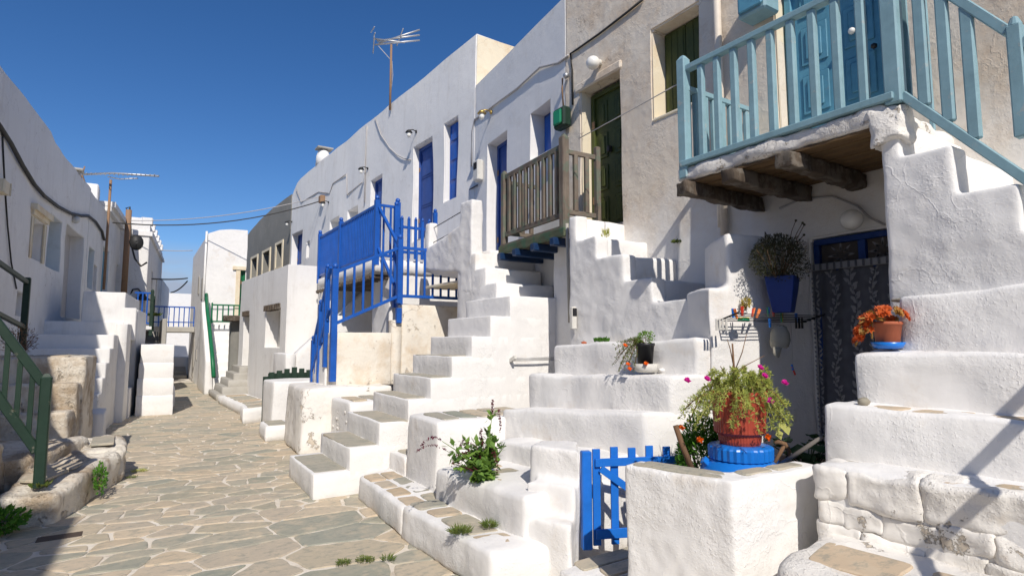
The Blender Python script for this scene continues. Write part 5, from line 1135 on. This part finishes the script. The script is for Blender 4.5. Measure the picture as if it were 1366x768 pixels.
cable('vertical painted pipe above the middle doorway', [W2.pt(*W2.at(x, y, .03), .03) for x, y in ((489, 168), (487, 215), (486, 270))], .02, WIREW)
jb = thing('junction_box', 'rusty brown junction box where the street cable meets the long house', 'box', None, W2.pt(*W2.at(430, 266, .06), .06)); box('case', (-.1, -.12, -.12), (.06, .12, .12), RUSTM, jb, .02)
cable('thin pale cord tied across in front of the olive door', [AX(912, 108, 4.05), AX(840, 148, 4.5), AX(772, 185, 4.3)], .006, WIREW)
# roof aerial
an = thing('roof_aerial', 'large television aerial with parallel rods on a rusty pole', 'aerial', None, (6.0, 13.3, 7.6))
TB = at_depth(522, 60, an.location+Vector((0, 0, 1)))-an.location
tube('mast', [(TB.x, TB.y, -.1), (TB.x, TB.y, TB.z)], .03, RUSTM, an, 8)
def ap(x, y, dy=0): return at_depth(x, y, an.location+Vector((0, 0, 1)))-an.location+Vector((0, dy, 0))
for a, b in (((505, 58), (560, 40)), ((503, 55), (560, 47)), ((500, 60), (560, 54)), ((498, 52), (540, 57))): tube('rod', [ap(*a), ap(*b)], .022, ALU, an)
for a, b in (((495, 42), (499, 38)), ((496, 50), (503, 43)), ((495, 54), (502, 66)), ((533, 44), (534, 56))): tube('rod', [ap(a[0], a[1], -.25), ap(b[0], b[1], .25)], .015, ALU, an)
tube('lead', [ap(505, 62), ap(514, 72), ap(523, 82), ap(524, 100), ap(521, 130)], .01, WIREW, an)
# ------------------------------------------------------------ left hand row
WL1 = Wall((-1.26, 18.4), (-3.625, -8.0)); WL2 = Wall((-.395, 28.1), (-1.255, 18.42))
l1 = thing('house', 'shaded white house at left with a framed niche window and tall doorway', 'house', 'houses along the left of the lane')
ol = [O(WL1, 35, 51, (43, 290), (43, 345), .25), O(WL1, 58, 76, (67, 284), (67, 357), .3), O(WL1, 82, 107, (95, 303), 2.15, .3), O(WL1, 21, 32, (26, 389), (26, 421), .2)]
roofL = WL1.at(68.6, 193)[0]
build_wall('wall', WL1, -.1, lambda u: 5.56 if u < roofL else 5.66+.25*math.exp(-((u-roofL-.35)/.5)**2)*0, 3.5, ol, LEFTW, l1, seg=.35, amp=.03, bev=.03)
slab_on('window', WL1, ol[0][0], ol[0][1], ol[0][2], ol[0][3], -.247, -.2, OLDW, l1)
for (a, b, c_, e, o_) in ((ol[0][0]-.1, ol[0][0], ol[0][2], ol[0][3], .02), (ol[0][1], ol[0][1]+.1, ol[0][2], ol[0][3], .02), (ol[0][0]-.15, ol[0][1]+.15, ol[0][3]+.05, ol[0][3]+.13, .05), (ol[0][0]-.2, ol[0][1]+.2, ol[0][3]+.13, ol[0][3]+.22, .10)): slab_on('frame', WL1, a, b, c_, e, .003, o_, CREAM, l1, .01)
slab_on('shutter', WL1, ol[1][1]-.07, ol[1][1]-.01, ol[1][2]+.02, ol[1][3]-.02, -.28, -.04, GREEND, l1); slab_on('pane', WL1, ol[1][0]+.02, ol[1][1]-.08, ol[1][2]+.02, ol[1][3]-.02, -.297, -.28, LBLUED, l1)
slab_on('door', WL1, ol[2][1]-.08, ol[2][1]-.01, ol[2][2], ol[2][3]-.02, -.28, -.03, GREEND, l1); slab_on('inner_door', WL1, ol[2][0], ol[2][1]-.09, ol[2][2], ol[2][3], -.297, -.28, WIREW, l1)
slab_on('cornice', WL1, WL1.at(0, 245)[0]-.0, WL1.at(0, 245)[0]+.3, WL1.at(4, 262)[1], WL1.at(4, 262)[1]+.15, 0, .12, CREAM, l1, .02)
slab_on('step', WL1, WL1.at(107, 419)[0]-.75, WL1.at(107, 419)[0]-.2, 2.14, 2.40, 0, .3, LEFTW, l1, .02)
chm = thing('chimney', 'round stone chimney stub with flat slab on the left roof', 'chimney', None, (*WL1.pt(WL1.at(97, 238, -.4)[0], 0, -.4).xy, 5.5)); lathe('stack', [(.2, 0), (.2, .25), (.15, .48)], (0, 0, 0), OLDW, chm, 12); box('cap', (-.22, -.22, .48), (.22, .22, .53), CONCL, chm, .01)
l0 = thing('house', 'white house end at the near left whose shade falls over the left steps', 'house', 'houses along the left of the lane')
build_wall('wall', Wall((-2.5, .45), (-2.8, -6)), -.1, 5.9, 3.5, [], LEFTW, l0, seg=.6)
l2 = thing('house', 'far left white house with blue shuttered windows and moulded cornice', 'house', 'houses along the left of the lane')
oL2 = [O(WL2, 114.5, 122, (119, 328), (119, 385), .2), O(WL2, 122.6, 127, (125, 352), (125, 390), .2), O(WL2, 133, 141.5, (137, 328), (137, 392), .25), O(WL2, 153, 158.5, (156, 352), (156, 392), .25), O(WL2, 162, 168, (165, 360), (165, 392), .25)]
ucor = WL2.at(140, 300)[0]
build_wall('wall', WL2, -.1, 5.5, 4, oL2, LEFTW, l2, seg=.4, amp=.02)
for i, o_ in enumerate(oL2): slab_on('shutter', WL2, o_[0]+.03, o_[1]-.03, o_[2]+.02, o_[3]-.02, -.19, -.12, WIREW if i in (1, 3, 4) else LBLUED, l2)
slab_on('cornice', WL2, -.02, ucor, 5.50, 5.62, -3.8, .12, LEFTW, l2, .02); slab_on('cornice', WL2, -.05, ucor, 5.622, 5.75, -3.8, .22, LEFTW, l2, .02)
box('parapet_block', (-2.2, 20.4, 5.5), (-1.22, 21.2, 6.15), WHITE, l2, .03)
l3 = thing('house', 'white house at the far left with notched parapet beside the street lamp', 'house', 'houses along the left of the lane')
WL3 = Wall((.72, 32), (.12, 24.2)); 
build_wall('wall', WL3, -.1, 5.35, 4, [(2.5, 3.3, 2.9, 4.2, .2), (5.2, 5.9, 2.9, 4.3, .2), (.8, 1.3, 2.9, 4.0, .2)], LEFTW, l3, seg=.5)
for o_ in ((2.5, 3.3, 2.9, 4.2), (5.2, 5.9, 2.9, 4.3), (.8, 1.3, 2.9, 4.0)): slab_on('shutter', WL3, o_[0]+.03, o_[1]-.03, o_[2]+.03, o_[3]-.03, -.19, -.12, CONCL, l3)
slab_on('cornice', WL3, -.05, WL3.L+.06, 5.352, 5.47, -3.9, .08, WHITE, l3, .02); slab_on('parapet', WL3, 0, WL3.L, 5.472, 5.75, -3.8, -.0, WHITE, l3)
for k in range(6): slab_on('merlon', WL3, WL3.L-.25-k*1.3, WL3.L-k*1.3, 5.752, 5.98, -.25, .05, WHITE, l3, .02)
slab_on('merlon', WL3, WL3.L-.25, WL3.L, 5.752, 5.95, -1.0, -.252, WHITE, l3, .02)
l3b = thing('house', 'low white house end just beyond the notched parapet', 'house', 'houses along the left of the lane'); build_wall('wall', Wall((1.3, 38.5), (.75, 32.05)), -.1, 4.6, 4, [], WHITE, l3b, seg=.6, bev=.3)
# stairs on the left
sL2 = stair('clean white stairs at left with tall end block and arched store opening')
sdir = Vector((.089, .996)); 
def sp_at(y): return -.36+.0893*(y-13.87)
for i, (y, z) in enumerate([(12.0, .72), (12.3, .97), (12.6, 1.22), (12.95, 1.47), (13.35, 1.72), (14.6, 2.0)]):
    xl = -2.05; x1 = sp_at(y)-(.0 if i > 1 else .0); x2 = sp_at(17.2)
    soft('step', [(xl, y), (x1, y), (sp_at(14.65), 14.65 if i < 5 else 15.2), (-1.7, 14.65 if i < 5 else 17.3)], -.05, z, LEFTW, sL2, r=.02, seg=.14, amp=.01, maxn=22)
soft('end_block', [(-1.02, 14.66), (sp_at(14.66), 14.66), (sp_at(17.4), 17.4), (-.9, 17.4)], -.05, (2.62, 2.62, 2.62, 2.62), LEFTW, sL2, r=.02, seg=.18, amp=.008)
# store opening in its street face: dark recess framed by proud jambs
for nm, (ya, yb, za, zb2, o_) in {'jamb': (13.95, 14.62, 0, 1.95, .02), 'jamb.a': (15.35, 17.35, 0, 2.3, .05), 'head': (14.62, 15.35, 1.62, 2.3, .05), 'sill_wall': (14.62, 15.35, 0, .62, .05)}.items():
    soft(nm.split('.')[0], [(sp_at(ya)-.05, ya), (sp_at(ya)+o_+.12, ya), (sp_at(yb)+o_+.12, yb), (sp_at(yb)-.05, yb)], -.05, zb2, LEFTW, sL2, r=.015, seg=.15, amp=.006) if za == 0 else box(nm, (sp_at(15)-.05, ya, za), (sp_at(15)+o_+.13, yb, zb2), LEFTW, sL2, .015)
box('recess', (sp_at(15)-.02, 14.63, .63), (sp_at(15)+.0, 15.34, 1.61), CONC, sL2, 0)
wb = thing('white_block', 'plain white block with rounded courses in the lane beyond the left stairs', 'block')
for i, (z0, z1, e) in enumerate(((0, .42, .04), (.42, .78, .03), (.78, 1.12, .01), (1.12, 1.52, .0))): soft('course', [(.03-e, 14.97-e), (.66+e*.6, 14.9-e), (.72, 17.8), (.1, 17.9)], z0, z1+.01, WHITE, wb, r=.014, seg=.1, amp=.012)
soft('low_block', rect(.68, 16.6, .80, 17.2), 0, .5, WHITE, wb, r=.03, seg=.12)
# nearer flaking stairs
sL1 = stair('flaking old white stairs at left foreground with worn steps')
for i, (y, z) in enumerate([(8.55, .42), (8.85, .76), (9.15, 1.08), (9.45, 1.40)]): soft('step', [(-1.95, y), (-.72+.05*i, y-.1), (-.52, 10.5), (-1.95, 10.7)], -.05, z, DIRTYW, sL1, r=.035, seg=.07, amp=.022, maxn=28)
cap_stones(sL1, [(-1.7, 9.55), (-.75, 9.45), (-.66, 10.3), (-1.7, 10.4)], 1.40, 4, 2, [SLATE, OCHRE], 80)
soft('end_block', rect(-.58, 10.55, -.38, 11.4), -.05, .55, WHITE, sL1, seg=.1)
# rubble ledges and rocks
lg = thing('ledge', 'lumpy whitewashed ledge at left beneath the green railing post', 'ledge')
soft('ledge_block', [(-1.0, 6.55), (-.55, 6.55), (-.12, 8.1), (-.75, 8.3)], -.05, (.30, .27, .36, .38), DIRTYW, lg, r=.05, seg=.05, amp=.045, maxn=32, freq=2.6)
soft('ledge_block', [(-1.9, 7.35), (-.85, 7.35), (-.42, 8.45), (-1.7, 8.6)], -.05, (.52, .46, .50, .50), DIRTYW, lg, r=.06, seg=.06, amp=.04, maxn=28)
soft('ledge_block', [(-2.8, 6.55), (-1.12, 6.6), (-1.0, 7.4), (-2.8, 7.4)], -.05, (.72, .66, .66, .72), DIRTYW, lg, r=.06, seg=.06, amp=.045, maxn=28)
cap_stones(lg, [(-.9, 6.95), (-.68, 6.75), (-.28, 7.9), (-.68, 8.0)], .33, 1, 2, [SLATE], 81)
bo = thing('boulder', 'big whitewashed boulder with grey top beside the flaking stairs', 'boulder'); soft('stone', [(-.52, 8.05), (-.08, 8.1), (-.08, 9.0), (-.55, 9.0)], -.05, .42, DIRTYW, bo, r=.09, seg=.045, amp=.05, freq=4); cap_stones(bo, [(-.44, 8.2), (-.15, 8.2), (-.16, 8.9), (-.45, 8.9)], .425, 1, 1, [SLATED], 83)
for i, (x, y, s_, lab) in enumerate([(-1.15, 6.15, .26, 'flat topped whitewashed stone at the lower left corner'), (-1.0, 5.75, .15, 'rounded white stone in front of the flat topped one'), (-1.05, 5.45, .10, 'smallest white stone at the left picture edge'), (-1.35, 5.7, .18, 'white stone half hidden at the left edge')]):
    t = thing('boulder', lab, 'boulder', 'whitewashed stones at the lower left', (x, y, 0)); soft('stone', [(x-s_, y-s_*.8), (x+s_*.9, y-s_*.7), (x+s_, y+s_), (x-s_, y+s_)], -.05, s_*.75, DIRTYW, t, r=.06, seg=.04, amp=.04, freq=5)
    for c in t.children: c.location = (-x, -y, 0)
gb = thing('garden_wall', 'rough rubble wall in shade at the left edge behind the green railing', 'wall')
rr = random.Random(77)
soft('core', [(-4.0, 7.45), (-1.72, 7.45), (-1.72, 8.2), (-4.0, 8.2)], -.05, 1.15, DIRTYW, gb, r=.04, seg=.1, amp=.04)
for row in range(7):
    x = -3.0
    while x < -1.15:
        w_ = rr.uniform(.12, .32); z = .0+row*.10; 
        soft('stone', [(x, 6.5+rr.uniform(-.04, .03)), (x+w_-.012, 6.5+rr.uniform(-.04, .03)), (x+w_-.012, 6.75), (x, 6.75)], z+.0, z+.095, DIRTYW, gb, r=.035, seg=.05, amp=.03, freq=6); x += w_
soft('upper_step', [(-2.6, 6.9), (-1.5, 6.9), (-1.4, 7.42), (-2.6, 7.42)], 0, .98, DIRTYW, gb, r=.05, seg=.08, amp=.03)
gr = tag(box('drain_cover', (-.62, 6.05, .004), (-.32, 6.2, .012), DRAINM, None, .003), 'dark rectangular drain cover set in the paving by the ledge', 'drain cover')
for i, (px, py) in enumerate(((330, 566), (385, 617), (337, 592))): pass
# railings on the left
gp = thing('stair_railing', 'near dark green wooden stair railing rising out of the picture at left', 'railing', 'green stair railings on the left', (-.69, 6.74, .32))
bar('post', (0, 0, -.02), (0, 0, .96), .085, .085, GREEND, gp, top='pyramid')
bar('rail', (-.02, 0, .90), (-.95, 0, 2.34), .055, .075, GREEND, gp, side=(0, 1, 0)); bar('rail', (-.03, 0, .30), (-.95, 0, 1.85), .055, .075, GREEND, gp, side=(0, 1, 0))
for k in range(9): x = .10+.092*k; bar('baluster', (-x, 0, .28+1.66*x), (-x, 0, .88+1.55*x), .04, .025, GREEND, gp, side=(1, 0, 0))
gq = thing('stair_railing', 'second dark green railing at left, behind the near one', 'railing', 'green stair railings on the left', (-1.38, 10.6, 1.40))
bar('post', (0, 0, -.02), (0, 0, 1.10), .08, .08, GREEND, gq, top=None)
bar('rail', (0, -.02, 1.03), (-.25, -2.6, 1.30), .05, .06, GREEND, gq); bar('rail', (0, -.02, .40), (-.25, -2.6, .72), .05, .06, GREEND, gq)
# plants left
bush('dead_weed', 'dry brown weed on the flaking stair top by the green post', 'plant', (-1.3, 9.7, 1.6), (.22, .18, .22), 420, .05, .008, L_DRY, 90, stems=24, base=(0, 0, -.2))
bush('green_shrub', 'low dark green plant growing under the near green railing', 'plant', (-.93, 6.42, .12), (.22, .16, .12), 900, .045, .025, L_MAR, 91, stems=6, up=.6, base=(0, 0, -.14))
bush('green_shrub', 'trailing green plant on the side of the lumpy left ledge', 'plant', (-.27, 7.4, .2), (.06, .26, .15), 420, .03, .02, L_MAR, 92, stems=4, base=(0, 0, -.1))
weed('green weed at the foot of the near railing post', (-.68, 6.75, .30), .06, 160, .045, .02, L_GR, 93, .8)
weed('yellowish weed patch in the paving joint beside the boulder', (.08, 8.6, .012), .09, 320, .02, .006, L_YG, 94, .5)
weed('moss in the paving joint just before the weed patch by the boulder', (.0, 8.25, .012), .06, 200, .018, .006, L_GR, 95, .5)
# ------------------------------------------------------------ left facade cable, mast, dish, street lamp, far balcony
cable('thick dark cable bundle sagging along the left house front', [WL1.pt(*WL1.at(x, y, .05), .05) for x, y in ((-14, 148), (0, 168), (14, 190), (30, 220), (46, 246), (60, 262), (78, 276), (95, 285), (108, 288))]+[WL2.pt(*WL2.at(x, y, .05), .05) for x, y in ((118, 288), (128, 296), (136, 308), (139, 320))], .035, WIRE, 'cables on the left houses')
cable('thin dark cable dropping down the wall left of the niche window', [WL1.pt(*WL1.at(x, y, .03), .03) for x, y in ((3, 175), (6, 240), (10, 300), (15, 350), (22, 385))], .012, WIRE, 'cables on the left houses')
lm = thing('wall_lamp', 'small white bulkhead lamp over the tall left doorway', 'lamp', None, WL1.pt(*WL1.at(101, 293, .06), .06)); ball('glass', (0, 0, 0), .09, WPLAST, lm, 2)
mA = thing('roof_aerial', 'long horizontal television aerial on a rusty pole above the left roofs', 'aerial', None, (-.95, 20.6, 3.0))
top_ = at_depth(150, 236, mA.location)-mA.location; bot_ = at_depth(147, 392, mA.location)-mA.location
tube('mast', [(0.0, 0, .1), (0, 0, top_.z)], .035, RUSTM, mA, 8)
def la(x, y): return at_depth(x, y, mA.location)-mA.location
tube('boom', [la(107, 233), la(150, 231), la(212, 235)], .03, ALU, mA)
for k in range(17): x = 110+k*6; p = la(x, 232+(x-107)*.025); tube('element', [p+Vector((0, -.16, 0)), p+Vector((0, .16, .02))], .012, ALU, mA, 4)
tube('brace', [la(144, 236), la(160, 239), la(184, 238)], .018, ALU, mA)
for a, b in (((107, 226), (114, 245)), ((113, 222), (107, 243))): tube('reflector', [la(*a), la(*b)], .02, RUSTM, mA)
pl2 = thing('utility_pole', 'short wooden pole with black cable loops beside the cornice', 'pole', None, (-.15, 23.6, 3.2)); pt_ = at_depth(172, 280, pl2.location)-pl2.location
tube('pole', [(pt_.x, pt_.y, 0), (pt_.x, pt_.y, pt_.z)], .09, RUSTM, pl2, 8)
def lp(x, y): return at_depth(x, y, pl2.location)-pl2.location
tube('cable_loop', [lp(171, 281), lp(168, 278), lp(173, 276), lp(174, 300), lp(176, 330), lp(180, 345), lp(188, 355), lp(196, 350)], .03, WIRE, pl2)
di = thing('satellite_dish', 'dark round satellite dish on the cornice corner', 'satellite dish', None, at_depth(182, 323, (-.15, 22.5, 4)))
vs, fs = [], []
for i in range(6):
    r_ = .24*i/5
    for k in range(20): a = 2*math.pi*k/20; vs.append((r_*math.cos(a)*.75, .1*(i/5)**2, r_*math.sin(a)))
for i in range(5):
    for k in range(20): fs.append((i*20+k, i*20+(k+1) % 20, (i+1)*20+(k+1) % 20, (i+1)*20+k))
dm_ = mesh('dish', vs, fs, IRON, di, True); dm_.modifiers.new('t', 'SOLIDIFY').thickness = .03; tube('arm', [(0, .1, -.2), (0, -.3, -.1)], .02, IRON, di)
sl_ = thing('street_lamp', 'black conical street lamp on a curved bracket at far left', 'lamp', None, at_depth(190, 392, (.1, 24.0, 3)))
def sp2_(x, y): return at_depth(x, y, (.1, 24.0, 3))-sl_.location
tube('bracket', [sp2_(174, 393), sp2_(177, 386), sp2_(184, 385), sp2_(189, 391)], .025, IRON, sl_); c_ = sp2_(190, 400); lathe('lamp_shade', [(.26, 0), (.1, .14), (.05, .28)], (c_.x, c_.y, c_.z), IRON, sl_, 14)
fbk = thing('balcony', 'dark green and white railed balcony at the far left before the footbridge', 'balcony', None, (.18, 20.5, 2.05)); fb2 = fbk
box('slab', (-.6, -.3, -.12), (.12, 2.6, 0), WHITE, fb2, .02)
railing('', '', [(.08, -.25, 0), (.16, 2.55, 0)], -.3, 1.0, GREEND, .2, .05, .09, top='pyramid', rails=(.08, .97), parent=fb2); railing('', '', [(-.4, -.25, 0), (.08, -.25, 0)], -.0, 1.0, BLUE, .12, .04, .07, top=None, rails=(.08, .97), parent=fb2, posts=())
weed('plants trailing over the far left balcony', (.3, 21.6, 2.4), .2, 300, .12, .05, L_GR, 96, .5)
cable('dark cable crossing the lane high between left pole and long house', sag(Vector(at_depth(150, 297, (-.95, 20.6, 3))), W2.pt(*W2.at(428, 268, .05), .05), .35), .018, WIRE, 'cables crossing the lane')
cable('pale cable crossing just above the dark one', sag(Vector(at_depth(165, 294, (-.15, 23.6, 3))), W2.pt(*W2.at(428, 262, .05), .05), .25), .014, WIREW, 'cables crossing the lane')
A3 = at_depth(196, 371, (.3, 26, 4)); B3 = at_depth(250, 371, (1.8, 29, 4)); cable('short dark cable between the far houses', sag(A3, B3, .05), .03, WIRE, 'cables crossing the lane')
cable('drooping dark cable beside the far white house', sag(at_depth(250, 375, (1.8, 29, 4)), at_depth(228, 390, (1.4, 31, 4)), .1), .03, WIRE, 'cables crossing the lane')
cable('faint pale cable high between the far houses', sag(at_depth(208, 333, (.3, 26, 4)), at_depth(257, 334, (1.8, 26, 4)), .03), .015, WIREW, 'cables crossing the lane')
